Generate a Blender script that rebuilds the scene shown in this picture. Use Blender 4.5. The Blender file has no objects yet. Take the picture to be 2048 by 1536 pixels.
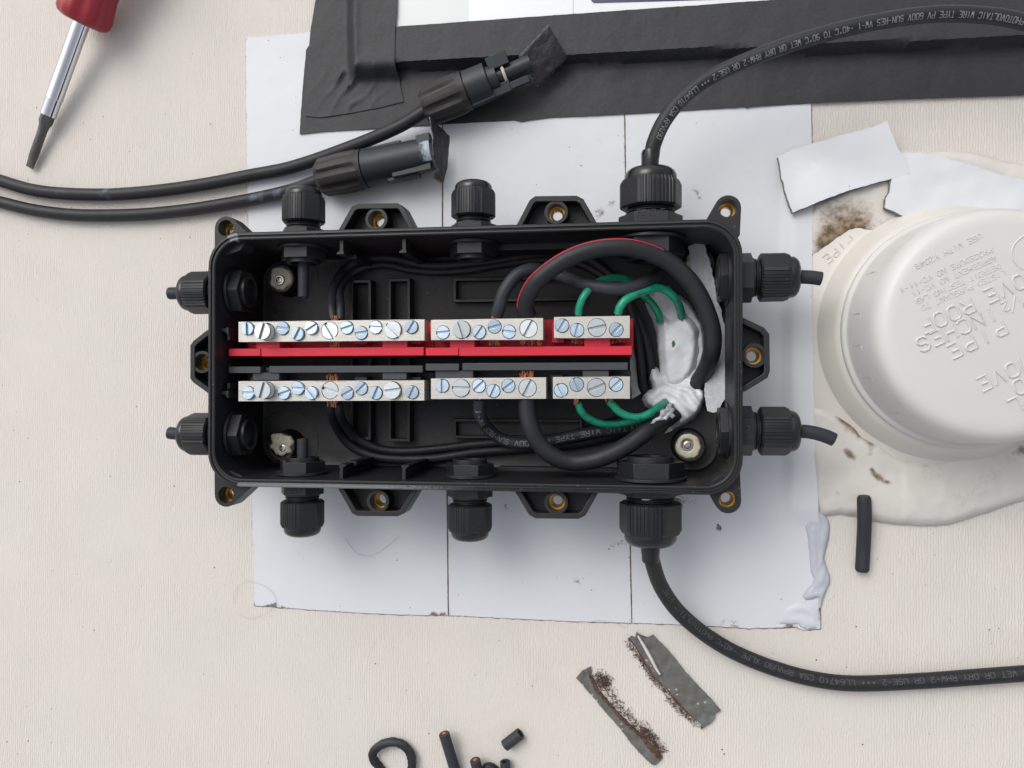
import bpy, bmesh, math, random
from mathutils import Vector, Matrix, noise
from mathutils.geometry import tessellate_polygon, delaunay_2d_cdt
random.seed(7)
R = math.radians
V = Vector
MM = 0.001
SC = bpy.context.scene
COL = SC.collection
# ------------------------------------------------------------------ camera (all lengths in mm, written out in metres)
F = 1640.0; CAMH = 390.0; TY = R(8.07); TX = R(0.3)
cam_d = bpy.data.cameras.new('camera'); cam = bpy.data.objects.new('camera', cam_d); COL.objects.link(cam)
cam_d.sensor_width = 36; cam_d.lens = F / 2048 * 36
cam_d.clip_start = 0.01; cam_d.clip_end = 200
cam.location = (0, 0, CAMH * MM); cam.rotation_euler = (TX, TY, 0)
SC.camera = cam
RM = Matrix.Rotation(TY, 3, 'Y') @ Matrix.Rotation(TX, 3, 'X')
def P(px, py, z=0.0):
    """point of the photograph (2048 px wide) at height z above the roof, in mm"""
    r = RM @ V(((px - 1024) / F, -(py - 768) / F, -1.0))
    t = (CAMH - z) / -r.z
    return V((r.x * t, r.y * t, z))
# ------------------------------------------------------------------ light: bright overcast
SUN_EL, SUN_AZ = R(50), R(128)          # azimuth of the bright side, measured from +X counter-clockwise
w = bpy.data.worlds.new('World'); SC.world = w; w.use_nodes = True
nt = w.node_tree; bg = nt.nodes['Background']
sky = nt.nodes.new('ShaderNodeTexSky'); sky.sky_type = 'NISHITA'; sky.sun_disc = False
sky.sun_elevation = SUN_EL; sky.sun_rotation = R(90) - SUN_AZ; sky.air_density = 1.0; sky.dust_density = 4.0
hs = nt.nodes.new('ShaderNodeHueSaturation'); hs.inputs['Saturation'].default_value = 0.22
nt.links.new(sky.outputs[0], hs.inputs['Color']); nt.links.new(hs.outputs[0], bg.inputs['Color'])
bg.inputs['Strength'].default_value = 0.145
sl = bpy.data.lights.new('sun', 'SUN'); sl.energy = 0.5; sl.angle = R(42); sl.color = (1.0, 0.97, 0.92)
so = bpy.data.objects.new('sun', sl); COL.objects.link(so)
so.rotation_euler = V((-math.cos(SUN_EL) * math.cos(SUN_AZ), -math.cos(SUN_EL) * math.sin(SUN_AZ), -math.sin(SUN_EL))).to_track_quat('-Z', 'Y').to_euler()
so.location = (-1, 1, 2)
SC.view_settings.view_transform = 'Standard'; SC.view_settings.look = 'None'
SC.view_settings.exposure = 0.38; SC.view_settings.gamma = 1

# ------------------------------------------------------------------ materials
def mat(name, col, rough=.5, metal=0., spec=.5, var=0., vscale=.3, bump=0., bscale=1., bdetail=3, stretch=None,
        dirt=None, dscale=.8, dlo=.45, dhi=.6, dirt2=None, specks=0., speck_col=(.05, .045, .04), coat=0., trans=0., col2=None, col2_scale=.1, sdens=.18):
    m = bpy.data.materials.new(name); m.use_nodes = True
    t = m.node_tree; N = t.nodes; L = t.links; b = N['Principled BSDF']
    b.inputs['Roughness'].default_value = rough; b.inputs['Metallic'].default_value = metal
    b.inputs['Specular IOR Level'].default_value = spec; b.inputs['Coat Weight'].default_value = coat
    b.inputs['Coat Roughness'].default_value = .15
    tc = N.new('ShaderNodeTexCoord'); mp = N.new('ShaderNodeMapping'); mp.inputs['Scale'].default_value = (1000, 1000, 1000)
    L.new(tc.outputs['Object'], mp.inputs['Vector']); vec = mp.outputs[0]
    def nz(sc, det=4, vv=None, rough_=.55, dist=0.):
        n = N.new('ShaderNodeTexNoise'); n.inputs['Scale'].default_value = sc; n.inputs['Detail'].default_value = det
        n.inputs['Roughness'].default_value = rough_; n.inputs['Distortion'].default_value = dist
        L.new(vv or vec, n.inputs['Vector']); return n.outputs['Fac']
    def ramp(fac, a, bb):
        r = N.new('ShaderNodeMapRange'); r.inputs['From Min'].default_value = a; r.inputs['From Max'].default_value = bb
        r.interpolation_type = 'SMOOTHSTEP'; L.new(fac, r.inputs['Value']); return r.outputs[0]
    def mix(a, bb, fac, mode='MIX'):
        x = N.new('ShaderNodeMix'); x.data_type = 'RGBA'; x.blend_type = mode
        for s, v_ in ((6, a), (7, bb)):
            if isinstance(v_, tuple): x.inputs[s].default_value = (*v_, 1)
            else: L.new(v_, x.inputs[s])
        if isinstance(fac, float): x.inputs[0].default_value = fac
        else: L.new(fac, x.inputs[0])
        return x.outputs[2]
    cur = tuple(col)
    if col2: cur = mix(cur, tuple(col2), ramp(nz(col2_scale, 3), .35, .65))
    if var > 0:
        d = tuple(c * (1 - var) for c in col); l = tuple(min(1, c * (1 + var)) for c in col)
        g = mix(tuple(1 - var for _ in range(3)), tuple(1 + var for _ in range(3)), nz(vscale, 6))
        cur = mix(cur, g, 1.0, 'MULTIPLY') if not isinstance(cur, tuple) else mix(d, l, nz(vscale, 6))
    if specks > 0:
        vo = N.new('ShaderNodeTexVoronoi'); vo.inputs['Scale'].default_value = sdens; L.new(vec, vo.inputs['Vector'])
        rr = N.new('ShaderNodeMath'); rr.operation = 'LESS_THAN'; rr.inputs[1].default_value = specks; L.new(vo.outputs['Distance'], rr.inputs[0])
        r2 = N.new('ShaderNodeMath'); r2.operation = 'MULTIPLY'; L.new(rr.outputs[0], r2.inputs[0])
        L.new(ramp(nz(.07, 2), .5, .56), r2.inputs[1])
        cur = mix(cur, speck_col, r2.outputs[0])
    if dirt:
        at = N.new('ShaderNodeAttribute'); at.attribute_name = 'dirt'
        a1 = N.new('ShaderNodeMath'); a1.operation = 'MULTIPLY_ADD'; a1.inputs[1].default_value = 1.0
        L.new(at.outputs['Fac'], a1.inputs[0])
        nn = N.new('ShaderNodeMath'); nn.operation = 'MULTIPLY_ADD'; nn.inputs[1].default_value = 1.1; nn.inputs[2].default_value = -.55
        L.new(nz(dscale, 7, rough_=.7), nn.inputs[0]); L.new(nn.outputs[0], a1.inputs[2])
        f = ramp(a1.outputs[0], dlo, dhi)
        # dirt never appears where the mask is 0
        gate = ramp(at.outputs['Fac'], .02, .2); gm = N.new('ShaderNodeMath'); gm.operation = 'MULTIPLY'; L.new(f, gm.inputs[0]); L.new(gate, gm.inputs[1])
        dcol = tuple(dirt) if not dirt2 else mix(tuple(dirt), tuple(dirt2), ramp(nz(dscale * .7, 4), .4, .6))
        cur = mix(cur, dcol, gm.outputs[0])
    if isinstance(cur, tuple): b.inputs['Base Color'].default_value = (*cur, 1)
    else: L.new(cur, b.inputs['Base Color'])
    if rough < .95 and var > 0:
        mr = N.new('ShaderNodeMapRange'); mr.inputs['To Min'].default_value = max(.03, rough - .08); mr.inputs['To Max'].default_value = min(1, rough + .1)
        L.new(nz(vscale * 1.7, 5), mr.inputs['Value']); L.new(mr.outputs[0], b.inputs['Roughness'])
    if bump > 0:
        bp = N.new('ShaderNodeBump'); bp.inputs['Strength'].default_value = 1.0; bp.inputs['Distance'].default_value = bump * MM
        vv = vec
        if stretch:
            m2 = N.new('ShaderNodeMapping'); m2.inputs['Scale'].default_value = stretch; L.new(vec, m2.inputs['Vector']); vv = m2.outputs[0]
        L.new(nz(bscale, bdetail, vv), bp.inputs['Height']); L.new(bp.outputs[0], b.inputs['Normal'])
    return m

def roof_material():
    m = mat('embossed_cream_roof', (.608, .567, .518), .62, spec=.3, var=.06, vscale=.03, col2=(.600, .566, .525), col2_scale=.018, specks=.045, sdens=.12)
    t = m.node_tree; N = t.nodes; L = t.links; b = N['Principled BSDF']
    mp = [n for n in N if n.type == 'MAPPING'][0]
    # fine wavering grain running down the sheet
    def nzv(scale, det, st=(1, 1, 1)):
        q = N.new('ShaderNodeMapping'); q.inputs['Scale'].default_value = st; L.new(mp.outputs[0], q.inputs['Vector'])
        n = N.new('ShaderNodeTexNoise'); n.inputs['Scale'].default_value = scale; n.inputs['Detail'].default_value = det
        n.inputs['Distortion'].default_value = .9; L.new(q.outputs[0], n.inputs['Vector']); return n
    wv = N.new('ShaderNodeTexWave'); wv.wave_type = 'BANDS'; wv.bands_direction = 'X'; wv.inputs['Scale'].default_value = .26
    wv.inputs['Distortion'].default_value = 6.5; wv.inputs['Detail'].default_value = 2.5; wv.inputs['Detail Scale'].default_value = 1.1
    wv.inputs['Detail Roughness'].default_value = .62
    q = N.new('ShaderNodeMapping'); q.inputs['Scale'].default_value = (1, .55, 1); L.new(mp.outputs[0], q.inputs['Vector']); L.new(q.outputs[0], wv.inputs['Vector'])
    n1 = nzv(1.0, 2, (1, .55, 1)); n2 = nzv(.5, 4)
    patch = nzv(.012, 2)
    mr = N.new('ShaderNodeMapRange'); mr.inputs['From Min'].default_value = .2; mr.inputs['From Max'].default_value = .55; L.new(patch.outputs[0], mr.inputs['Value'])
    mx = N.new('ShaderNodeMix'); mx.data_type = 'FLOAT'; L.new(mr.outputs[0], mx.inputs[0]); L.new(n1.outputs[0], mx.inputs[2]); L.new(wv.outputs['Fac'], mx.inputs[3])
    ad = N.new('ShaderNodeMath'); ad.operation = 'MULTIPLY_ADD'; ad.inputs[1].default_value = .7; L.new(n1.outputs[0], ad.inputs[0])
    sc_ = N.new('ShaderNodeMath'); sc_.operation = 'MULTIPLY'; sc_.inputs[1].default_value = .42; L.new(mx.outputs[0], sc_.inputs[0]); L.new(sc_.outputs[0], ad.inputs[2])
    ad2 = N.new('ShaderNodeMath'); ad2.operation = 'MULTIPLY_ADD'; ad2.inputs[1].default_value = .35; L.new(n2.outputs[0], ad2.inputs[0]); L.new(ad.outputs[0], ad2.inputs[2])
    bp = N.new('ShaderNodeBump'); bp.inputs['Strength'].default_value = 1; bp.inputs['Distance'].default_value = 0.29 * MM
    L.new(ad2.outputs[0], bp.inputs['Height']); L.new(bp.outputs[0], b.inputs['Normal'])
    return m

M = dict(
    roof=roof_material(),
    tape=mat('white_vinyl_tape', (.60, .615, .64), .42, spec=.35, var=.045, vscale=.025, bump=.8, bscale=.035, bdetail=4, dirt=(.20, .185, .165), dirt2=(.12, .08, .05), dscale=.9, dlo=.5, dhi=.85, specks=.03, sdens=.11),
    adhesive_shade=mat('grey_adhesive_shade', (.16, .155, .145), .8, var=.3, vscale=.6),  # dark tape underside; its rim also paints shadow lines along tape edges
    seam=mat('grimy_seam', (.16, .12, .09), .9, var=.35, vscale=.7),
    fabric_tape=mat('black_fabric_tape', (.030, .030, .033), .55, spec=.36, var=.38, vscale=.7, bump=.5, bscale=.10),
    flag=mat('creased_black_tape', (.022, .021, .022), .42, spec=.4, var=.5, vscale=.35, bump=.5, bscale=.5, dirt=(.35, .34, .33), dscale=1.5, dlo=.6, dhi=.9),
    torn=mat('torn_tape_edge', (.55, .55, .55), .8, var=.2),
    panel=mat('panel_backsheet', (.60, .63, .62), .25, spec=.4),
    panel2=mat('panel_encapsulant', (.72, .73, .73), .22, spec=.4),
    cell=mat('solar_cell', (.014, .017, .07), .2, coat=.5),
    black=mat('black_nylon', (.0120, .0127, .0150), .43, spec=.40, specks=.07, speck_col=(.11, .11, .11), sdens=.4, var=.3, vscale=.25, bump=.05, bscale=1.2),
    boxb=mat('box_plastic', (.0125, .0128, .0145), .44, spec=.38, var=.35, vscale=.15, specks=.09, speck_col=(.10, .10, .10), sdens=.32, bump=.06, bscale=1.5, dirt=(.16, .17, .18), dscale=1.2, dlo=.75, dhi=1.1),
    dome=mat('glossy_rubber_dome', (.009, .009, .010), .2, spec=.5, var=.2, vscale=.6),
    stub=mat('slate_cable_stub', (.026, .028, .034), .55, spec=.3, var=.12, vscale=.8),
    cable=mat('black_cable_jacket', (.0165, .017, .0200), .48, spec=.33, specks=.06, speck_col=(.10, .10, .10), sdens=.35, var=.3, vscale=.2, bump=.03, bscale=1, dirt=(.14, .18, .24), dscale=.55, dlo=.35, dhi=1.5),
    cable2=mat('slate_cable_jacket', (.032, .034, .041), .5, spec=.30, var=.12, vscale=.3),
    ink=mat('pale_ink', (.21, .21, .205), .8, var=.35, vscale=1.2),
    ink_dim=mat('worn_pale_ink', (.085, .085, .085), .8, var=.4, vscale=1.2),
    stripe=mat('red_stripe', (.46, .025, .05), .5),
    green=mat('green_insulation', (.008, .27, .155), .38, spec=.4, var=.25, vscale=.8, coat=.3, dirt=(.006, .09, .055), dscale=1.0, dlo=.3, dhi=1.2, bump=.06, bscale=1.2),
    copper=mat('bare_copper', (.72, .30, .16), .35, metal=.9, var=.3, vscale=2),
    brass=mat('brass_insert', (.62, .40, .14), .3, metal=.9),
    nickel=mat('plated_bar', (.49, .475, .44), .4, metal=.7, var=.09, vscale=.35, bump=.05, bscale=1.2, stretch=(.15, 2.2, 1), specks=.06, speck_col=(.33,.31,.26), sdens=.3),
    zinc=mat('blue_zinc_screw', (.44, .54, .64), .30, metal=.85, var=.08, vscale=.6, bump=.02, bscale=1),
    zinc2=mat('bright_zinc_screw', (.47, .51, .53), .38, metal=.9, var=.12, vscale=.6, bump=.02, bscale=.6),
    red=mat('red_plastic', (.56, .016, .040), .42, spec=.35, var=.10, vscale=.15, bump=.05, bscale=1.0),
    slate=mat('slate_plastic', (.034, .038, .045), .5, spec=.45, var=.1, vscale=.3),
    caulk=mat('white_sealant', (.66, .68, .70), .32, spec=.45, var=.05, vscale=.12, bump=.35, bscale=.18, dirt=(.02, .10, .06), dscale=.8, dlo=.6, dhi=.75),
    caulk_grey=mat('grey_white_sealant', (.44, .46, .505), .4, spec=.4, var=.08, vscale=.15, bump=.3, bscale=.2),
    oldcaulk=mat('aged_sealant', (.575, .55, .51), .5, spec=.35, var=.10, vscale=.06, bump=.25, bscale=.12, dirt=(.27, .20, .125), dirt2=(.10, .065, .04), dscale=.45, dlo=.35, dhi=1.25),
    flange=mat('cream_flange', (.575, .55, .505), .42, var=.06, vscale=.05),
    capp=mat('vent_cap_plastic', (.545, .535, .515), .36, spec=.4, var=.05, vscale=.05, bump=.05, bscale=.1),
    gauze=mat('grey_fabric_strip', (.45, .46, .48), .75, var=.22, vscale=.5, bump=.5, bscale=.9, stretch=(.5, 1.6, 1)),
    putty=mat('tan_putty', (.47, .44, .35), .8, var=.15, vscale=.5, bump=.3, bscale=.7),
    steel=mat('stainless_screw', (.42, .40, .37), .2, metal=1., var=.2, vscale=1),
    chrome=mat('chrome_shaft', (.72, .73, .78), .09, metal=1., var=.06, vscale=.15),
    bit=mat('dark_steel_bit', (.13, .12, .115), .38, metal=.8, var=.25, vscale=.5, bump=.1, bscale=1.5),
    handle=mat('red_handle', (.29, .020, .030), .35, spec=.4, var=.08, vscale=.2, bump=.1, bscale=.6),
    connnut=mat('brown_black_nut', (.030, .027, .027), .5, spec=.3, var=.12, vscale=.3, bump=.05, bscale=2),
    connbody=mat('blue_black_connector', (.021, .026, .031), .42, spec=.35, var=.15, vscale=.3, dirt=(.30, .36, .42), dscale=.7, dlo=.45, dhi=.8),
    oring=mat('cream_ring', (.52, .48, .42), .5),
    tin=mat('grey_weathered_strip', (.14, .142, .135), .7, spec=.25, var=.55, vscale=.22, col2=(.10, .095, .085), col2_scale=.25, bump=.3, bscale=.5, dirt=(.12, .06, .032), dirt2=(.045, .03, .022), dscale=1.1, dlo=.35, dhi=.7, specks=.12, speck_col=(.4, .38, .32), sdens=.25),
    rust=mat('rust_fibre', (.085, .05, .034), .9, var=.5, vscale=.5),
    caulk_thin=mat('smeared_sealant', (.555, .575, .61), .36, spec=.4, var=.05, vscale=.12, bump=.3, bscale=.2),
    hair=mat('stray_hair', (.36, .32, .29), .7),
    grit=mat('grit', (.055, .045, .04), .9),
)

# ------------------------------------------------------------------ helpers
ORG = {}
def tag(o, label=None, cat=None, group=None, kind=None):
    if label: o['label'] = label
    if cat: o['category'] = cat
    if group: o['group'] = group
    if kind: o['kind'] = kind
    return o
def empty(name, loc, label=None, cat=None, group=None):
    o = bpy.data.objects.new(name, None); COL.objects.link(o); o.location = loc * MM; o.empty_display_size = .005
    ORG[o.name] = V(loc); return tag(o, label, cat, group)
def mk(name, bm, m, parent=None, origin=None, ang=35, bevel=0., dirt=None, normals=True):
    """write bm (world mm) as one mesh object; children are stored relative to their parent's origin"""
    if normals: bmesh.ops.recalc_face_normals(bm, faces=bm.faces[:])
    if origin is None:
        if parent is not None: origin = ORG[parent.name]
        else:
            vs = [v.co for v in bm.verts]
            origin = V(((min(v.x for v in vs) + max(v.x for v in vs)) / 2, (min(v.y for v in vs) + max(v.y for v in vs)) / 2, min(v.z for v in vs)))
    po = ORG[parent.name] if parent is not None else V((0, 0, 0))
    for v in bm.verts: v.co = (v.co - origin) * MM
    me = bpy.data.meshes.new(name); bm.to_mesh(me); bm.free()
    me.materials.append(m)
    if ang > 0:
        me.polygons.foreach_set('use_smooth', [True] * len(me.polygons)); me.set_sharp_from_angle(angle=R(ang))
    if dirt is not None:
        a = me.attributes.new('dirt', 'FLOAT', 'POINT'); a.data.foreach_set('value', dirt)
    o = bpy.data.objects.new(name, me); COL.objects.link(o)
    o.location = (origin - po) * MM
    if parent is not None: o.parent = parent
    if bevel > 0:
        bv = o.modifiers.new('bevel', 'BEVEL'); bv.width = bevel * MM; bv.segments = 2; bv.limit_method = 'ANGLE'; bv.angle_limit = R(40)
    ORG[o.name] = V(origin)
    return o
def prism(bm, outer, z0, z1, holes=(), Mx=None, caps=True):
    """outer/holes: lists of (x,y); solid between z0 and z1"""
    loops = [list(outer)] + [list(h) for h in holes]
    base = [[V((p[0], p[1], 0)) for p in l] for l in loops]
    tris = tessellate_polygon(base)
    flat = [p for l in base for p in l]
    f = (lambda p: Mx @ p) if Mx else (lambda p: p)
    lo = [bm.verts.new(f(V((p.x, p.y, z0)))) for p in flat]; hi = [bm.verts.new(f(V((p.x, p.y, z1)))) for p in flat]
    for a, b, c in tris:
        try:
            bm.faces.new((hi[a], hi[b], hi[c])); bm.faces.new((lo[c], lo[b], lo[a]))
        except ValueError: pass
    i = 0
    for l in loops:
        n = len(l)
        for k in range(n):
            a, b = i + k, i + (k + 1) % n
            bm.faces.new((lo[a], lo[b], hi[b], hi[a]))
        i += n
def ngon_prism(bm, outer, z0, z1, Mx=None):
    f = (lambda p: Mx @ p) if Mx else (lambda p: p)
    lo = [bm.verts.new(f(V((p[0], p[1], z0)))) for p in outer]; hi = [bm.verts.new(f(V((p[0], p[1], z1)))) for p in outer]
    bm.faces.new(hi); bm.faces.new(lo[::-1]); n = len(outer)
    for k in range(n): bm.faces.new((lo[k], lo[(k + 1) % n], hi[(k + 1) % n], hi[k]))
def rect(x0, x1, y0, y1): return [(x0, y0), (x1, y0), (x1, y1), (x0, y1)]
def circ(cx, cy, r, n=24, a0=0.): return [(cx + r * math.cos(a0 + 2 * math.pi * k / n), cy + r * math.sin(a0 + 2 * math.pi * k / n)) for k in range(n)]
def rrect(x0, x1, y0, y1, r, n=6):
    o = []
    for cx, cy, a in ((x1 - r, y1 - r, 0), (x0 + r, y1 - r, 90), (x0 + r, y0 + r, 180), (x1 - r, y0 + r, 270)):
        for k in range(n + 1): t = R(a + 90 * k / n); o.append((cx + r * math.cos(t), cy + r * math.sin(t)))
    return o
def lathe(bm, prof, Mx, seg=32, rf=None, closed=False):
    """prof: (radius, height along local Z); rf(theta, i) multiplies the radius"""
    rings = []
    for i, (r, h) in enumerate(prof):
        if r < 1e-6: rings.append([bm.verts.new(Mx @ V((0, 0, h)))]); continue
        rings.append([bm.verts.new(Mx @ V((r * (rf(2 * math.pi * k / seg, i) if rf else 1) * math.cos(2 * math.pi * k / seg), r * (rf(2 * math.pi * k / seg, i) if rf else 1) * math.sin(2 * math.pi * k / seg), h))) for k in range(seg)])
    pairs = list(zip(rings, rings[1:])) + ([(rings[-1], rings[0])] if closed else [])
    for a, b in pairs:
        for k in range(seg):
            k2 = (k + 1) % seg
            if len(a) == 1 and len(b) == 1: continue
            if len(a) == 1: bm.faces.new((a[0], b[k], b[k2]))
            elif len(b) == 1: bm.faces.new((a[k], a[k2], b[0]))
            else: bm.faces.new((a[k], a[k2], b[k2], b[k]))
def axisM(p, d, roll=0., up=V((0, 0, 1))):
    """local Z along d, local Y as close to up as possible"""
    z = V(d).normalized(); x = up.cross(z)
    if x.length < 1e-4: x = V((1, 0, 0))
    x.normalize(); y = z.cross(x)
    m = Matrix((x, y, z)).transposed().to_4x4() @ Matrix.Rotation(roll, 4, 'Z'); m.translation = V(p); return m
def smooth_path(pts, step=1.2):
    """Catmull-Rom through pts (Vectors, mm), resampled evenly"""
    q = [pts[0] * 2 - pts[1]] + list(pts) + [pts[-1] * 2 - pts[-2]]; out = []
    for i in range(1, len(q) - 2):
        a, b, c, d = q[i - 1:i + 3]
        for k in range(16):
            t = k / 16
            out.append(.5 * ((2 * b) + (c - a) * t + (2 * a - 5 * b + 4 * c - d) * t * t + (3 * b - a - 3 * c + d) * t ** 3))
    out.append(pts[-1].copy())
    L = [0.]
    for a, b in zip(out, out[1:]): L.append(L[-1] + (b - a).length)
    n = max(3, int(L[-1] / step)); res = []; j = 0
    for k in range(n + 1):
        s = L[-1] * k / n
        while j < len(L) - 2 and L[j + 1] < s: j += 1
        u = (s - L[j]) / max(1e-9, L[j + 1] - L[j]); res.append(out[j].lerp(out[j + 1], min(1, u)))
    return res
def frames(path):
    fr = []
    for i, p in enumerate(path):
        t = (path[min(i + 1, len(path) - 1)] - path[max(i - 1, 0)]).normalized()
        side = V((0, 0, 1)).cross(t)
        if side.length < 1e-3: side = V((1, 0, 0))
        side.normalize(); up = t.cross(side); fr.append((p, t, side, up))
    return fr
def tube(bm, path, r, seg=14, caps=True, rfun=None):
    rings = []
    for i, (p, t, s, u) in enumerate(frames(path)):
        rr = rfun(i / (len(path) - 1)) if rfun else r
        rings.append([bm.verts.new(p + rr * (math.sin(2 * math.pi * k / seg) * s + math.cos(2 * math.pi * k / seg) * u)) for k in range(seg)])
    for a, b in zip(rings, rings[1:]):
        for k in range(seg): bm.faces.new((a[k], a[(k + 1) % seg], b[(k + 1) % seg], b[k]))
    if caps: bm.faces.new(rings[0][::-1]); bm.faces.new(rings[-1])
    return rings
def px(pts): return [P(*p) for p in pts]
def ribbon_on_tube(bm, path, r, ang, width, i0=0, i1=None, lift=.03):
    fr = frames(path)[i0:i1]; h = width / 2 / r; prev = None
    for (p, t, s, u) in fr:
        pr = [bm.verts.new(p + (r + lift) * (math.sin(a) * s + math.cos(a) * u)) for a in (ang - h, ang, ang + h)]
        if prev:
            for k in range(2): bm.faces.new((prev[k], prev[k + 1], pr[k + 1], pr[k]))
        prev = pr
# stroke lettering on a 4 x 6 grid
FONT = {
 'A': ['00 26 40', '12 32'], 'B': ['00 06 36 45 44 33 03', '33 42 41 30 00'], 'C': ['45 36 16 05 01 10 30 41'], 'D': ['00 06 26 44 42 20 00'],
 'E': ['40 00 06 46', '03 33'], 'F': ['00 06 46', '03 33'], 'G': ['45 36 16 05 01 10 30 41 43 23'], 'H': ['00 06', '40 46', '03 43'],
 'I': ['20 26'], 'J': ['46 41 30 10 01'], 'K': ['00 06', '46 03 40'], 'L': ['06 00 40'], 'M': ['00 06 23 46 40'], 'N': ['00 06 40 46'],
 'O': ['10 01 05 16 36 45 41 30 10'], 'P': ['00 06 36 45 44 33 03'], 'Q': ['10 01 05 16 36 45 41 30 10', '22 40'], 'R': ['00 06 36 45 44 33 03', '23 40'],
 'S': ['01 10 30 41 42 33 13 04 05 16 36 45'], 'T': ['06 46', '20 26'], 'U': ['06 01 10 30 41 46'], 'V': ['06 20 46'], 'W': ['06 10 23 30 46'],
 'X': ['00 46', '06 40'], 'Y': ['06 23 46', '23 20'], 'Z': ['06 46 00 40'], '0': ['10 01 05 16 36 45 41 30 10'], '1': ['14 26 20'],
 '2': ['05 16 36 45 44 00 40'], '3': ['05 16 36 45 44 33 42 41 30 10 01'], '4': ['30 36 02 42'], '5': ['46 06 03 33 42 41 30 00'],
 '6': ['36 16 05 01 10 30 41 42 33 03'], '7': ['06 46 10'], '8': ['13 04 05 16 36 45 44 33 13 02 01 10 30 41 42 33'], '9': ['10 30 41 45 36 16 05 04 13 43'],
 '-': ['13 33'], '/': ['00 46'], '.': ['20 21'], 'o': ['15 26 35 24 15'], '*': ['13 22 33 24 13', '23 24'], ' ': []}
def glyph(c):
    return [[(int(q[0]), int(q[1])) for q in s.split()] for s in FONT.get(c, [])]
def text_on_tube(bm, path, r, text, h, pitch, start, ang, w=.28, flip=True):
    """lettering wrapped on a cable; runs backwards along the path when flip, heads pointing to the +side"""
    fr = frames(path); L = [0.]
    for a, b in zip(path, path[1:]): L.append(L[-1] + (b - a).length)
    def at(s, v, lift):
        s = min(max(s, 0), L[-1] - 1e-4); j = 0; lo, hi = 0, len(L) - 1
        while hi - lo > 1:
            mid = (lo + hi) // 2
            if L[mid] <= s: lo = mid
            else: hi = mid
        u = (s - L[lo]) / (L[lo + 1] - L[lo]); p0, t0, s0, u0 = fr[lo]; p1, t1, s1, u1 = fr[lo + 1]
        p = p0.lerp(p1, u); sd = s0.lerp(s1, u).normalized(); up = u0.lerp(u1, u).normalized()
        a = ang + v / r
        return p + (r + lift) * (math.sin(a) * sd + math.cos(a) * up)
    k = 0
    for i, c in enumerate(text):
        s0 = start + (-1 if flip else 1) * i * pitch
        if s0 < 1 or s0 > L[-1] - 1: continue
        for st in glyph(c):
            for (x0, y0), (x1, y1) in zip(st, st[1:]):
                a = V(((x0 - 2) / 4 * pitch * .72, (y0 - 3) / 6 * h)); b = V(((x1 - 2) / 4 * pitch * .72, (y1 - 3) / 6 * h))
                d = (b - a).normalized() * w * .5; n = V((-d.y, d.x)); a = a - d * .8; b = b + d * .8
                k += 1; lift = .04 + .004 * (k % 9); sg = -1 if flip else 1
                m_ = max(1, int((b - a).length / .45)); pr = None
                for e_ in range(m_ + 1):
                    c_ = a.lerp(b, e_ / m_); cu = [bm.verts.new(at(s0 + sg * v.x, sg * v.y, lift)) for v in (c_ - n, c_ + n)]
                    if pr: bm.faces.new((pr[0], cu[0], cu[1], pr[1]))
                    pr = cu
def text_line(bm, text, a, b, h, rad, z):
    """raised round-section letters standing on a flat top; a, b: centres of first and last letter (mm)"""
    d = (b - a); n = max(1, len(text) - 1); pitch = d.length / n; x = d.normalized(); y = V((-x.y, x.x, 0))
    k = 0
    for i, c in enumerate(text):
        o = a + x * pitch * i
        for st in glyph(c):
            pts = [o + x * ((p[0] - 2) / 4 * h * .70) + y * ((p[1] - 3) / 6 * h) + V((0, 0, z + .01 * (k % 3))) for p in st]
            k += 1
            prev = None
            for j, p in enumerate(pts):
                t = (pts[min(j + 1, len(pts) - 1)] - pts[max(j - 1, 0)]).normalized(); s = V((-t.y, t.x, 0))
                rad_ = rad
                ring = [bm.verts.new(p + rad_ * (math.cos(q) * s + V((0, 0, 1)) * math.sin(q) * 1.1)) for q in [math.pi * e / 6 for e in range(7)]]
                if prev:
                    for e in range(6): bm.faces.new((prev[e], prev[e + 1], ring[e + 1], ring[e]))
                if j in (0, len(pts) - 1): bm.faces.new(ring if j else ring[::-1])
                prev = ring
def resample(poly, step, jit=0.):
    out = []
    n = len(poly)
    for i in range(n):
        a, b = poly[i], poly[(i + 1) % n]; L = math.hypot(b[0] - a[0], b[1] - a[1]); m = max(1, int(L / step))
        nx, ny = ((b[1] - a[1]) / L, -(b[0] - a[0]) / L) if L > 0 else (0, 0)
        for k in range(m):
            t = k / m; j = jit * (noise.noise(V((a[0] + (b[0] - a[0]) * t, a[1] + (b[1] - a[1]) * t, 3)) * .45) + .5 * noise.noise(V((a[0] + (b[0] - a[0]) * t, a[1] + (b[1] - a[1]) * t, 9)) * 1.3)) if jit else 0
            out.append((a[0] + (b[0] - a[0]) * t + nx * j, a[1] + (b[1] - a[1]) * t + ny * j))
    return out
def seg_dist(x, y, poly):
    best = 1e9; n = len(poly)
    for i in range(n):
        ax, ay = poly[i]; bx, by = poly[(i + 1) % n]; dx, dy = bx - ax, by - ay; l2 = dx * dx + dy * dy
        t = 0 if l2 == 0 else max(0, min(1, ((x - ax) * dx + (y - ay) * dy) / l2))
        d = (ax + t * dx - x) ** 2 + (ay + t * dy - y) ** 2
        if d < best: best = d
    return math.sqrt(best)
def inside(x, y, poly):
    c = False; n = len(poly); j = n - 1
    for i in range(n):
        xi, yi = poly[i]; xj, yj = poly[j]
        if (yi > y) != (yj > y) and x < (xj - xi) * (y - yi) / (yj - yi) + xi: c = not c
        j = i
    return c
def on_surface(pts_px, zf):
    out = []
    for q in pts_px:
        p = P(q[0], q[1], 0)
        for _ in range(3): p = P(q[0], q[1], zf(p.x, p.y))
        out.append((p.x, p.y))
    return out
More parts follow.
